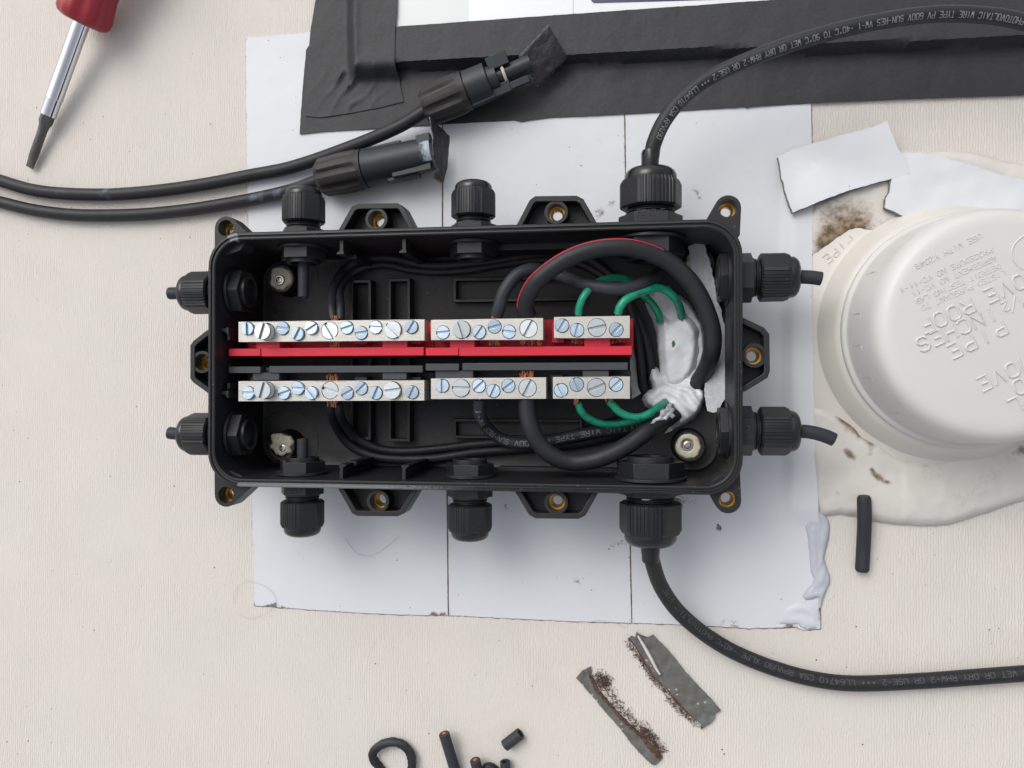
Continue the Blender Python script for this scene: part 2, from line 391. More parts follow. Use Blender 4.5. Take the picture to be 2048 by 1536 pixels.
def sheet(name, poly, zf, m, step=2., thick=.4, jit=0., parent=None, dirtf=None, edge_step=None, need_dist=False, ang=50, drop=None):
    """a sheet (or a mound) with outline poly (mm): top surface zf(x, y[, distance to edge]), skirt and underside"""
    es = edge_step or step
    ol = resample(poly, es, jit); 
    xs = [p[0] for p in ol]; ys = [p[1] for p in ol]
    pts = [V(p) for p in ol]; nb = len(pts)
    y = min(ys); row = 0
    coarse = poly
    while y < max(ys):
        x = min(xs) + (step * .5 if row % 2 else 0)
        while x < max(xs):
            if inside(x, y, ol) and seg_dist(x, y, coarse) > es * .6 + jit: pts.append(V((x + random.uniform(-.1, .1) * step, y + random.uniform(-.1, .1) * step)))
            x += step
        y += step * .87; row += 1
    r = delaunay_2d_cdt(pts, [(i, (i + 1) % nb) for i in range(nb)], [], 1, 1e-5)
    vs, es_, fs = r[0], r[1], r[2]; ov = r[3]
    bm = bmesh.new(); tops = []; dl = []
    for v in vs:
        d = seg_dist(v.x, v.y, ol) if need_dist else 0
        z = zf(v.x, v.y, d) if need_dist else zf(v.x, v.y)
        tops.append(bm.verts.new((v.x, v.y, z))); dl.append(dirtf(v.x, v.y, d) if dirtf else 0.)
    for f in fs:
        try: bm.faces.new([tops[i] for i in f])
        except ValueError: pass
    bm.faces.ensure_lookup_table()
    be = [e for e in bm.edges if len(e.link_faces) == 1]
    lowmap = {}
    for e in be:
        for v in e.verts:
            if v not in lowmap:
                zz = drop if drop is not None else v.co.z - thick
                lowmap[v] = bm.verts.new((v.co.x, v.co.y, min(zz, v.co.z - .02))); 
    bm.verts.index_update()
    idx = {v: i for i, v in enumerate(tops)}
    for v in lowmap: dl.append(dl[idx[v]])
    for e in be:
        a, b = e.verts
        try: bm.faces.new((a, b, lowmap[b], lowmap[a]))
        except ValueError: pass
    return mk(name, bm, m, parent=parent, ang=ang, dirt=dl)
def sst(a, b, x):
    t = max(0., min(1., (x - a) / (b - a))); return t * t * (3 - 2 * t)
def nz3(x, y, s, k=0.): return noise.noise(V((x * s, y * s, k)))
def copy_tree(o, parent=None):
    c = o.copy(); COL.objects.link(c)
    if parent is not None: c.parent = parent
    for ch in list(o.children): copy_tree(ch, c)
    return c
def spots(lst):
    w_ = [(P(a, b, 1), r, s) for a, b, r, s in lst]
    def f(x, y, d):
        v = 0.
        for p, r, s in w_:
            q = ((x - p.x) ** 2 + (y - p.y) ** 2) / (r * r)
            if q < 4: v += s * math.exp(-q)
        return min(1.2, v)
    return f

# ================================================================== SETTING
bm = bmesh.new()
for p in ((-15000, -15000), (15000, -15000), (15000, 15000), (-15000, 15000)): bm.verts.new((p[0], p[1], 0))
bm.faces.new(bm.verts[:])
g = mk('roof', bm, M['roof'], origin=V((0, 0, 0)), ang=0, normals=False); g['kind'] = 'structure'

# ================================================================== WHITE TAPE STRIPS UNDER THE BOX
RX0, RX1, RYA, RYB = P(1560, 700).x, P(1588, 700).x, P(1600, 330).y, P(1600, 1060).y
def z_tape(x, y): return .75 + .12 * nz3(x, y, .03) + 2.9 * sst(RX0, RX1, x) * sst(RYA, RYA - 18, y) * sst(RYB, RYB + 12, y)
sp1 = spots([(745, 1165, 2.4, .6), (550, 1209, 1.5, .8), (557, 1204, 1.2, .7), (545, 1213, 1.2, .8), (566, 1212, 1.0, .8), (535, 1213, 1.8, .5), (865, 1228, 1.3, .8), (874, 1225, 1.3, .8), (884, 1229, 1.0, .7), (615, 1155, 1.5, .45), (660, 1180, 1.2, .5), (536, 230, 2, .45), (540, 120, 3, .35), (495, 1210, 2.5, .8), (600, 1200, 1.5, .4), (700, 1150, 1.2, .5), (820, 445, 3, .6), (875, 352, 3, 1.0), (540, 345, 3, .4), (560, 1140, 6, .25)])
sp2 = spots([(1200, 425, 4, .8), (1225, 405, 3, .75), (1020, 428, 4, .5), (1010, 1012, 4, .7), (1150, 1160, 2.0, .8), (1158, 1168, 1.5, .8), (1222, 1092, 2, .8), (1240, 1085, 2, .9), (1043, 240, 3, .7), (1215, 315, 1.6, .6), (1235, 330, 1.4, .55), (985, 1075, 1, .6), (940, 1180, 4, .28), (1185, 1005, 5, .35), (905, 1010, 2, .5)])
sp3 = spots([(1398, 388, 2.6, .6), (1388, 374, 2.4, .45), (1402, 400, 2, .45), (1384, 384, 1.6, .4), (1435, 1053, 1.6, 1.1), (1440, 1060, 1.4, 1.0), (1390, 1000, 5, .55), (1355, 1010, 5, .5), (1580, 1245, 2.5, .75), (1472, 1246, 1.8, .8), (1465, 1240, 1.2, .5), (1450, 1237, 3, .55), (1410, 265, 5, .4), (1480, 240, 4, .4), (1430, 245, 3, .45), (1565, 1165, 1.2, .6), (1637, 1220, 1.6, .8), (1345, 1000, 5, .4), (1455, 1090, 5, .2), (1590, 850, 4, .3), (1460, 320, 2, .35)])
def strip(name, poly_px, sp, label):
    poly = on_surface(poly_px, z_tape)
    def dirtf(x, y, d): return sp(x, y, d) + (.55 * sst(1.3, .0, d) if d < 1.3 else 0)
    o = sheet('tape_strip', poly, z_tape, M['tape'], step=2.2, edge_step=1.1, jit=.16, dirtf=dirtf, need_dist=False, drop=.02) if False else None
    ol = resample(poly, 1.1, .16)
    o = sheet('tape_strip', ol, lambda x, y, d: z_tape(x, y), M['tape'], step=2.4, edge_step=3, thick=.5, dirtf=dirtf, need_dist=True, drop=.02)
    tag(o, label, 'tape', 'white tape strips under the box')
    ox = .42 if name == 'c' else (-.28 if name == 'a' else 0)
    sheet('adhesive_shade', [(a_ + ox, b_ - .42) for a_, b_ in ol], lambda x, y: .22 + .5 * max(0, z_tape(x, y) - .8), M['seam' if name == 'c' else 'adhesive_shade'], step=5, edge_step=3, jit=.28, thick=.1, parent=o)
    return o
strip('a', [(491, 75), (560, 70), (640, 62), (650, 150), (882, 140), (884, 300), (883.5, 440), (886, 600), (889, 800), (893, 1000), (895.6, 1231), (820, 1230), (740, 1227), (640, 1221), (560, 1215), (508, 1211), (506, 1100), (503, 960), (499, 700), (497, 460), (494, 330)], sp1,
      'left one of three white tape strips, reaching up beside the black tape')
strip('b', [(884.8, 140), (1247, 130), (1249, 300), (1252, 440), (1255, 700), (1259, 1085), (1262.5, 1246), (1150, 1243), (1000, 1236), (898, 1231), (896, 1000), (891.5, 800), (888.5, 600), (886.5, 440), (886.5, 300)], sp2,
      'middle one of the three white tape strips under the box, between the two grimy seams')
strip('c', [(1249.6, 130), (1620, 120), (1622, 205), (1624, 300), (1625, 500), (1624, 620), (1627, 700), (1628, 800), (1634, 940), (1636, 1000), (1640, 1120), (1641, 1200), (1641, 1258), (1605, 1260), (1590, 1254), (1500, 1257), (1380, 1250), (1265, 1246), (1261.5, 1085), (1257.5, 700), (1254.5, 440), (1251.5, 300)], sp3,
      'right one of the three white tape strips, with sealant smeared along its right edge')
# brown grime packed into the seams: thin ridged threads
for pts, lab in (([(885.5, 230), (885.4, 440), (888, 600), (890.5, 800), (894.6, 1000), (896.8, 1232)], 'thin line of brown grime in the left seam between white tape strips'),
                 ([(1248.5, 225), (1250.2, 300), (1253.2, 440), (1256, 700), (1260.2, 1085), (1263.8, 1247)], 'thin line of brown grime in the right seam between white tape strips')):
    bm = bmesh.new(); path = smooth_path([P(a, b, .62) for a, b in pts], 1.0)
    path = [p + V((.14 * nz3(p.y, 0, .5), 0, 0)) for p in path]
    tube(bm, path, .2, 6, rfun=lambda t: .20 + .16 * max(0, nz3(t * 200, 2, .4)))
    tag(mk('seam_grime', bm, M['seam']), lab, 'grime', 'grime lines in the tape seams')

# ================================================================== SOLAR PANEL AND BLACK TAPE (top edge)
E1, E2 = P(716, 129, 8.5), P(2048, 74, 8.5)
ed = (E2 - E1).normalized(); en = V((-ed.y, ed.x, 0))            # en points up (away from the box)
L1 = P(700, -500, 8.5); ld = (L1 - E1).normalized(); ln = V((ld.y, -ld.x, 0))   # ln points right, into the panel
def z_panel(x, y, drop=.9):
    v = V((x, y, 0)) - V((E1.x, E1.y, 0)); a = v.dot(en); b = v.dot(ln)
    return sst(-1.3, .2, a + .3 * nz3(x, y, .1)) * sst(-3.0, .8, b)
C3 = E1 + ed * 430; Cup = L1 + (E2 - E1).normalized() * 430
bm = bmesh.new()
prism(bm, [(E1 + en * 2.6 + ed * 3)[:2], (C3 + en * 2.6)[:2], (Cup)[:2], (L1 + ed * 3)[:2]], 1.9, 8.3)
sp = mk('solar_module', bm, M['panel'], bevel=.3); tag(sp, 'pale solar panel at the top edge, its border covered by black tape', 'solar panel')
bm = bmesh.new(); q = [P(938, 75, 8.9), P(1146, 70, 8.9), P(1146, -440, 8.9), P(938, -440, 8.9)]; prism(bm, [p[:2] for p in q], 8.2, 8.7); mk('backing_film', bm, M['panel2'], parent=sp)
bm = bmesh.new(); q = [P(1147, 70, 8.8), P(2200, 20, 8.8), P(2200, -440, 8.8), P(1147, -440, 8.8)]; prism(bm, [p[:2] for p in q], 8.2, 8.6); mk('backing_film', bm, M['panel2'], parent=sp)
bm = bmesh.new(); q = [P(1173, -40, 9), P(1176, -6, 9), P(1187, 5.5, 9), P(1300, 2.5, 9), P(1478, -3, 9), P(1484, -60, 9)]; prism(bm, [p[:2] for p in q], 8.5, 8.8); mk('solar_cell', bm, M['cell'], parent=sp)
def z_bt(x, y):
    p = z_panel(x, y); return 1.5 + 7.9 * p + .22 * nz3(x, y, .06, 1) + (1 - p) * .35 * max(0, nz3(x, y, .04, 5)) + .5 * math.exp(-((x - P(1232, 160).x) / 5) ** 2) * math.exp(-((y - P(1232, 146).y) / 3) ** 2)
poly = on_surface([(640, 56), (793, 53), (1000, 38), (1200, 24), (1480, 4), (1650, -9), (2200, -50), (2600, -80), (2600, 170), (2200, 184), (2048, 190), (1800, 198), (1622, 206), (1500, 213), (1495, 216), (1490, 213), (1290, 226), (1180, 231), (1100, 235), (1060, 240), (1045, 243), (1030, 240), (840, 251), (755, 257), (650, 263), (599, 268), (602, 220), (605, 180), (612, 100)], z_bt)
o = sheet('black_tape', poly, z_bt, M['fabric_tape'], step=1.5, thick=.5, jit=.12)
tag(o, 'long black fabric tape running across the top of the picture over the panel edge', 'tape', 'black tape on the panel edge')
def z_soft(x, y):
    v = V((x, y, 0)) - V((E1.x, E1.y, 0)); a = v.dot(en) + .8 * nz3(x, y, .12, 6); b = v.dot(ln) + .8 * nz3(x, y, .1, 7)
    return sst(-6.5, -.6, a) * sst(-8.0, -.3, b)
def z_bt2(x, y):
    c = P(700, 160, 6); dx, dy = x - c.x, y - c.y; u = dx * .62 + dy * .78; v_ = dx * .78 - dy * .62
    wr = math.exp(-(dx * dx + dy * dy) / 130.) * (1.5 * max(0, math.cos(v_ * .8 + 3.0 * nz3(x, y, .09, 2))) ** 3) * (1 if dy < 6 else .3) * (.5 + 1.0 * max(0, .4 + nz3(x, y, .12, 9)))
    cr = .5 * math.exp(-((x - P(712, 60, 8).x) / 2.0) ** 2) * sst(-4, 8, dy)
    return max(z_bt(x, y), 1.5 + 7.9 * z_soft(x, y)) + .55 + wr + cr + .1 * nz3(x, y, .15, 4)
poly = on_surface([(640, -400), (633, -200), (631, -60), (631, 0), (626, 30), (621, 58), (614, 150), (610, 232), (640, 235), (700, 226), (760, 215), (807, 203), (801, 172), (789, 123), (790, 60), (793, 18), (794, -60), (792, -200), (795, -400)], z_bt2)
o = sheet('black_tape', poly, z_bt2, M['fabric_tape'], step=1.2, thick=.6, jit=.12)
tag(o, 'wrinkled black tape piece folded down over the panel corner', 'tape', 'black tape on the panel edge')

# ================================================================== JUNCTION BOX
ZR = 50.0
BX0, BX1 = P(415, 700, ZR).x, P(1486, 700, ZR).x
BY1, BY0 = P(950, 451, ZR).y, P(950, 982, ZR).y
CX, CY = (BX0 + BX1) / 2, (BY0 + BY1) / 2
box = empty('junction_box', V((CX, CY, 1)), 'large open black plastic junction box in the middle, full of wires', 'junction box')
bm = bmesh.new()
prof = [(3.4, 1.0), (2.2, 43), (1.9, 44.5), (.15, 45.3), (0, 46), (0, 49.3), (.5, 49.9), (1.35, 50), (1.6, 49.3), (2.1, 49.2), (2.35, 49.9), (2.9, 50), (3.4, 49.6), (3.9, 44), (5.4, 8.2), (6.0, 6.9), (7.4, 6.4)]
rings = []
for off, z in prof:
    rings.append([bm.verts.new((p[0], p[1], z)) for p in rrect(BX0 + off, BX1 - off, BY0 + off, BY1 - off, max(5, 15 - off * .8), 9)])
for a, b in zip(rings, rings[1:]):
    for k in range(len(a)): bm.faces.new((a[k], a[(k + 1) % len(a)], b[(k + 1) % len(a)], b[k]))
bm.faces.new(rings[-1]); bm.faces.new(rings[0][::-1])
nn = len(bm.verts); rim_spots = [(P(462, 472, 50), 1.1, 1.8), (P(472, 475, 50), .9, 1.5), (P(484, 976, 50), 1.2, 1.8), (P(780, 463, 50), 2.5, .75)]
dl = []
for v in bm.verts: dl.append(min(1.6, sum(s for p, r, s in rim_spots if (v.co - p).length < r * 2.2)) + .0)
mk('shell', bm, M['boxb'], parent=box, ang=30, dirt=dl)
ZF = 6.4
# floor frames, rings and bosses
def frame_px(x0, y0, x1, y1, z=13.5, w=1.5, bars=()):
    a, b = P(x0, y0, z), P(x1, y1, z); b2 = bmesh.new()
    X0, X1, Y0, Y1 = a.x, b.x, b.y, a.y
    prism(b2, rect(X0, X1, Y0, Y1), ZF - .5, z, holes=[rect(X0 + w, X1 - w, Y0 + w, Y1 - w)])
    mk('floor_rib', b2, M['boxb'], parent=box, bevel=.25)
frame_px(776, 557, 820, 884); frame_px(700, 560, 742, 880); frame_px(906, 556, 1170, 601, 11.5); frame_px(906, 837, 1165, 879, 11.5)
for (x, y, r) in ((612, 632, 3.6), (612, 815, 3.6), (575, 560, 16), (575, 885, 16), (1105, 575, 2.3)):
    bm = bmesh.new(); c = P(x, y, ZF); prism(bm, circ(c.x, c.y, r, 40), ZF - .2, ZF + .18, holes=[circ(c.x, c.y, r - .35, 40)]); mk('floor_ring', bm, M['boxb'], parent=box, ang=0)
BOSS = [(561, 557), (562, 893), (1379, 893), (1399, 528)]
for (x, y) in BOSS:
    c = P(x, y, 17.5); bm = bmesh.new()
    lathe(bm, [(8.0, ZF - .3), (7.3, ZF + 1), (6.9, 17), (6.5, 17.5), (5.2, 17.5), (5.0, 16.0), (0, 16.0)], Matrix.Translation((c.x, c.y, 0)), 28)
    mk('screw_boss', bm, M['boxb'], parent=box)
# I-shaped slots for dividers
def ibeam(cx, cy, dx, dy, z1=42, flip=1, L=6.2):
    """cx,cy wall point; (dx,dy) inward"""
    n = V((dx, dy, 0)); s = V((-dy, dx, 0))
    pts = [(-.9, 0), (-2.0, -.4), (-2.0, -1.2), (-.75, -2.0), (-.75, L - 1.6), (-2.2 * flip if flip > 0 else -2.0, L - .6), (-2.2, L), (1.1, L), (1.1, L - .8), (.75, L - 1.4), (.75, -2), (1.9, -1.2), (1.9, -.4), (.9, 0)]
    return [((V((cx, cy, 0)) + s * a + n * (b + .3)).x, (V((cx, cy, 0)) + s * a + n * (b + .3)).y) for a, b in pts]
def solid(name, poly, z1, bev=.15, z0=ZF - .2):
    bm = bmesh.new(); prism(bm, poly, z0, z1); return mk(name, bm, M['boxb'], parent=box, bevel=bev)
for x in (683, 808):
    t = P(x, 480, 46).x
    solid('divider_slot', ibeam(t, BY1 - 3.6, 0, -1), 46); solid('divider_slot', ibeam(t, BY0 + 3.6, 0, 1), 46)
t = P(700, 497, 36); solid('divider_stop', rect(t.x - 1, t.x + 3, BY1 - 10.6, BY1 - 8.6), 36)
t = P(700, 945, 36); solid('divider_stop', rect(t.x - 1, t.x + 3, BY0 + 8.6, BY0 + 10.6), 36)
for y in (660, 786):
    t = P(440, y, 45).y; solid('divider_slot', ibeam(BX0 + 3.2, t, 1, 0, L=3.8), 45)
    solid('divider_stop', rect(BX0 + 5.6, BX0 + 6.9, t - 4.5 if y < 700 else t + 1.8, t - 1.8 if y < 700 else t + 4.5), 43)
a = P(985, 500, 30); b = P(1240, 500, 30)
solid('wall_ledge', rect(a.x, b.x, BY1 - 7.2, BY1 - 3.4), 29, .2); solid('wall_ledge', rect(a.x, b.x, BY0 + 3.4, BY0 + 6.8), 14, .2)
# moulding drops on the floor
bm = bmesh.new()
for _ in range(46):
    c = P(random.uniform(540, 1180), random.choice([random.uniform(540, 635), random.uniform(812, 900)]), ZF); r = random.uniform(.15, .5)
    lathe(bm, [(r, ZF - .02), (r * .8, ZF + r * .4), (0, ZF + r * .6)], Matrix.Translation((c.x, c.y, 0)), 7)
tag(mk('moulding_drops', bm, M['dome'], parent=box), kind='stuff')
# lid lugs
LZ0, LZ1 = 35.5, 46.0
def insert(parent, c):
    bm = bmesh.new(); T = Matrix.Translation((c.x, c.y, 0))
    lathe(bm, [(3.55, LZ0 + .1), (3.55, LZ1 - 6.2), (2.9, LZ1 - 6.2), (2.75, LZ1 - 6.8), (2.9, LZ1 - 7.3), (2.5, LZ1 - 7.8), (2.05, LZ1 - 8.2), (2.05, LZ0 + .1)], T, 28, closed=True)
    mk('brass_insert', bm, M['brass'], parent=parent)
def lug_bracket(pts_px, c_px, inward):
    c = P(*c_px, LZ1); out = [P(a, b, LZ1) for a, b in pts_px]
    o2 = [(p.x, p.y) for p in out]
    ins = []
    n = len(out)
    cen = V((sum(p.x for p in out) / n, sum(p.y for p in out) / n, 0))
    for i in range(n):      # inset by wall thickness; the two ends stay open towards the box
        p = out[i]; a = out[max(0, i - 1)]; b = out[min(n - 1, i + 1)]
        def nrm(u, w_):
            d = (w_ - u); d = V((d.x, d.y, 0)).normalized(); q = V((-d.y, d.x, 0))
            m_ = (u + w_) / 2
            return q if (cen - m_).dot(q) > 0 else -q
        if i == 0: m_ = nrm(p, b)
        elif i == n - 1: m_ = nrm(a, p)
        else:
            n1, n2 = nrm(a, p), nrm(p, b); m_ = (n1 + n2); m_ = m_ / max(.3, m_.length ** 2 / 2)
        q = p + m_ * 2.3; ins.append((q.x, q.y))
    bm = bmesh.new(); prism(bm, o2 + ins[::-1], LZ0, LZ1)
    lug = mk('lid_lug', bm, M['boxb'], parent=box, bevel=.3)
    bm = bmesh.new(); push = [(p[0], p[1]) for p in ins]
    prism(bm, push, LZ0 + .3, LZ0 + 1.8, holes=[circ(c.x, c.y, 3.9, 28)]); mk('lug_floor', bm, M['boxb'], parent=lug)
    bm = bmesh.new(); prism(bm, circ(c.x, c.y, 5.0, 32), LZ0 + .15, LZ1 - .4, holes=[circ(c.x, c.y, 3.6, 32)]); mk('screw_tube', bm, M['boxb'], parent=lug, bevel=.25)
    insert(lug, c)
lug_bracket([(672, 470), (676, 461), (703, 413), (716, 407), (795, 406), (806, 412), (832, 462), (836, 472)], (752, 438), (0, -1))
lug_bracket([(1028, 462), (1032, 452), (1059, 400), (1070, 392), (1153, 391), (1167, 398), (1194, 446), (1200, 458)], (1112, 424), (0, -1))
lug_bracket([(668, 965), (678, 981), (704, 1027), (714, 1032), (795, 1033), (808, 1027), (836, 980), (845, 965)], (755, 1003), (0, 1))
lug_bracket([(1022, 970), (1031, 985), (1058, 1030), (1071, 1037), (1157, 1038), (1171, 1031), (1195, 988), (1205, 972)], (1112, 1006), (0, 1))
lug_bracket([(428, 650), (414, 660), (386, 682), (380, 691), (380, 757), (386, 765), (414, 785), (428, 794)], (403, 724), (1, 0))
lug_bracket([(1474, 628), (1486, 635), (1528, 655), (1539, 668), (1540, 742), (1536, 755), (1490, 783), (1474, 792)], (1509, 711), (-1, 0))
def hull(pts):
    pts = sorted(set(pts)); 
    def half(ps):
        h = []
        for p in ps:
            while len(h) > 1 and (h[-1][0] - h[-2][0]) * (p[1] - h[-2][1]) - (h[-1][1] - h[-2][1]) * (p[0] - h[-2][0]) <= 0: h.pop()
            h.append(p)
        return h
    a = half(pts); b = half(pts[::-1]); return a[:-1] + b[:-1]
for c_px, anchors in (((451, 456), [(428, 520), (500, 470), (480, 500)]), ((1456, 416), [(1412, 440), (1480, 470), (1440, 470)]),
                      ((451, 990), [(428, 930), (505, 972), (480, 950)]), ((1456, 1001), [(1412, 975), (1480, 940), (1440, 950)])):
    c = P(*c_px, LZ1); pts = circ(c.x, c.y, 5.3, 32) + [(P(a, b, LZ1).x, P(a, b, LZ1).y) for a, b in anchors]
    bm = bmesh.new(); prism(bm, hull(pts), LZ0, LZ1 - .3, holes=[circ(c.x, c.y, 3.6, 28)])
    lug = mk('lid_lug', bm, M['boxb'], parent=box, bevel=.35); insert(lug, c)

# ------------------------------------------------------------------ cable glands (parts of the box, each with its own sub-parts)
def gland(c_px, z, side, rad, roll, stub_out=0., stub_in=0., cable_r=0., blen=5.2, clen=12.0, text=None, inner=True, bend=0., stub_r=None, inface=False):
    p = P(c_px[0], c_px[1], z)
    if side == 'T': d = V((0, 1, 0)); p.y = BY1 - 2.6
    if side == 'B': d = V((0, -1, 0)); p.y = BY0 + 2.6
    if side == 'L': d = V((-1, 0, 0)); p.x = BX0 + 2.8
    if side == 'R': d = V((1, 0, 0)); p.x = BX1 - 2.6
    A = axisM(p, d); k = rad / 10.0
    bm = bmesh.new(); hexr = rad * 1.06
    ngon_prism(bm, circ(0, 0, hexr, 6, 0), 0.2, blen - 1.2, A)
    lathe(bm, [(rad * .84, blen - 1.3), (rad * .84, blen - .4), (rad * .74, blen - .3), (rad * .74, blen + .1), (rad * .80, blen + .2), (rad * .80, blen + .7), (rad * .72, blen + .9), (rad * .78, blen + 1.4), (rad * .72, blen + 1.9), (rad * .72, blen + 3)], A, 28)
    body = mk('cable_gland', bm, M['black'], parent=box, bevel=.25)
    if text:
        s, letter_h, at_, inv = text; bm = bmesh.new()
        top = hexr * math.cos(R(30)); X = A.to_3x3() @ V((1, 0, 0)); up = A.to_3x3() @ V((0, 1, 0)); Z = A.to_3x3() @ V((0, 0, 1))
        if side in 'TB': ref = V((1, 0, 0)) * (1 if not inv else -1)
        else: ref = V((0, -1, 0)) * (1 if not inv else -1)
        a = p + Z * (blen * at_) - ref * (len(s) - 1) * letter_h * .42; b = p + Z * (blen * at_) + ref * (len(s) - 1) * letter_h * .42
        text_line(bm, s, V((a.x, a.y, 0)), V((b.x, b.y, 0)), letter_h, .2, p.z + top)
        mk('raised_lettering', bm, M['slate'], parent=body)
    # ribbed clamping nut
    def rf(th, i):
        t = (th - roll - math.pi / 2) % (2 * math.pi / 3)
        if t > math.pi / 3: t -= 2 * math.pi / 3
        if abs(t) < R(31):
            v_ = 1.0 + (.016 if math.sin(th * 46) > 0 else -.016)
        else:
            u = t - math.pi / 3 if t > 0 else t + math.pi / 3
            v_ = min(1.03, .955 / math.cos(u))
        if i in (0, 5): v_ = min(v_, .97)
        return v_
    bm = bmesh.new(); b0 = blen + 1.9
    lathe(bm, [(rad * .70, b0), (rad * .93, b0), (rad, b0 + .7), (rad, b0 + clen * .86), (rad * .95, b0 + clen), (rad * .82, b0 + clen + .1), (rad * .5, b0 + clen + .1)], A, 276, rf=lambda th, i: rf(th, i) if i in (2, 3) else (min(1, rf(th, i)) if i in (1, 4) else 1))
    mk('clamping_nut', bm, M['black'], parent=body, ang=25)
    bm = bmesh.new(); h0 = b0 + clen; dl = 4.4 * k
    rh = (cable_r + .15) if cable_r else rad * .30
    lathe(bm, [(rad * .86, h0 - .3), (rad * .87, h0 + .5), (rad * .86, h0 + dl * .42), (rad * .80, h0 + dl * .68), (rad * .69, h0 + dl * .88), (rad * .56, h0 + dl * .98), (rad * .44, h0 + dl), (rh + .4, h0 + dl * .98), (rh, h0 + dl * .8), (rh, h0)], A, 40)
    mk('clamp_dome', bm, M['dome'], parent=body)
    if inner:
        bm = bmesh.new(); i0 = -1.9 if side == 'R' else -2.6; nt_ = 3.4 if side == 'R' else 5.2
        ngon_prism(bm, circ(0, 0, rad * 1.12, 6, math.pi / 6 if side in 'LR' else 0), i0 - nt_ * k, i0, A)
        lathe(bm, [(rad * 1.2, i0 + .9), (rad * 1.2, i0 - .3), (rad * .9, i0 - .35)], A, 30)
        # hollow threaded mouth
        lathe(bm, [(rad * .78, i0 - nt_ * k + .1), (rad * .78, i0 - (nt_ + (.5 if side == 'R' else 1.8)) * k), (rad * .60, i0 - (nt_ + (.5 if side == 'R' else 1.8)) * k), (rad * .58, i0 - 3.0 * k), (0, i0 - 3.0 * k)], A, 28)
        mk('lock_nut', bm, M['black'], parent=body, bevel=.2)
    sr = stub_r or rad * .30
    if stub_out or stub_in:
        bm = bmesh.new()
        z0 = -2.6 - stub_in if stub_in else b0 + clen; z1 = h0 + dl + stub_out if stub_out else 0
        n = 14; path = []
        for i in range(n + 1):
            t = z0 + (z1 - z0) * i / n; off = bend * max(0, t - h0 - dl) ** 2 * .012 if stub_out else 0
            path.append(A @ V((off if side in 'TB' else -off * (1 if side == 'R' else -1), 0, t)))
        tube(bm, path, sr, 18); mk('cable_stub', bm, M['stub'], parent=body, bevel=.3)
        if stub_in:
            bm = bmesh.new(); lathe(bm, [(.0, z0 - .06), (.9, z0 - .06), (.9, z0 + .2)], A, 10); mk('copper_core', bm, M['copper'], parent=body)
    elif inface:
        bm = bmesh.new(); z0 = -2.6 - 4.6 * k
        lathe(bm, [(0, z0 - .3), (sr, z0 - .3), (sr, z0 + 3)], A, 16); mk('cable_stub', bm, M['stub'], parent=body)
        bm = bmesh.new(); lathe(bm, [(0, z0 - .45), (sr * .35, z0 - .42), (sr * .35, z0)], A, 12); mk('copper_core', bm, M['copper'], parent=body)
    return body
ZG = 33.0
gland((607, 430), ZG, 'T', 9.6, R(-14), blen=7.2, stub_in=22, stub_r=2.5)
gland((947, 420), ZG, 'T', 9.6, R(0), blen=7.4)
gland((1301, 410), ZG, 'T', 12.9, R(12), cable_r=3.5, blen=9.0, clen=12, text=('PG13.5', 2.3, .80, False))
gland((605, 1010), ZG, 'B', 9.6, R(22), blen=8.4, stub_in=15, stub_r=2.5, text=('PG9', 2.4, .62, True))
gland((940, 1010), ZG, 'B', 9.6, R(30), blen=8.4, inface=True)
gland((1301, 1010), ZG, 'B', 12.9, R(10), cable_r=3.5, blen=6.0, clen=13.5)
gL = gland((383, 586), ZG, 'L', 9.6, R(-10), blen=6.6, stub_out=6.5, inface=True, stub_r=2.85)
gland((383, 868), ZG, 'L', 9.6, R(14), blen=6.6, stub_out=6.5, inface=True, stub_r=2.85, bend=-1)
c = P(377, 558, 37); bm = bmesh.new(); lathe(bm, [(2.2, 0), (1.9, .5), (.9, .75), (0, .8)], axisM(c, V((-.15, .62, .75))), 20, rf=lambda th, i: 1 + .22 * math.sin(3 * th) + .15 * math.sin(5 * th + 1)); mk('paint_fleck', bm, M['oring'], parent=gL)
gland((1540, 555), ZG, 'R', 10.0, R(22), blen=9.5, stub_out=9, stub_r=2.9, bend=1.0)
gland((1540, 862), ZG, 'R', 10.0, R(0), blen=9.5, stub_out=14, stub_r=2.9, bend=1.5, text=('PG9', 1.9, .6, False))

# ================================================================== TERMINAL BLOCKS
BT = 43.5                                     # top of the metal bars
def screw_mesh(r, slot, dark=False, raised=1.0):
    bm = bmesh.new(); n = 15; h = 1.1
    for s in (1, -1):
        a0 = math.asin(slot / 2 / r)
        pts = [(s * r * math.cos(a), s * r * math.sin(a)) for a in [a0 + (math.pi - 2 * a0) * i / n for i in range(n + 1)]]
        ngon_prism(bm, pts if s > 0 else pts, -h, 0)
    lathe(bm, [(0, -h - .15), (r, -h - .15), (r, -h - .3), (r * .93, -h - .5)] + [(r * (.99 if i % 2 else .90), -h - .5 - .32 * i) for i in range(1, 22)] + [(0, -h - 8)], Matrix.Identity(4), 30)
    bmesh.ops.recalc_face_normals(bm, faces=bm.faces[:])
    for v in bm.verts: v.co *= MM
    me = bpy.data.meshes.new('screw'); bm.to_mesh(me); bm.free()
    me.polygons.foreach_set('use_smooth', [True] * len(me.polygons)); me.set_sharp_from_angle(angle=R(35))
    return me
ms_small = screw_mesh(2.85, 1.1); ms_small.materials.append(M['zinc'])
ms_big = screw_mesh(3.75, 1.35); ms_big.materials.append(M['zinc2'])
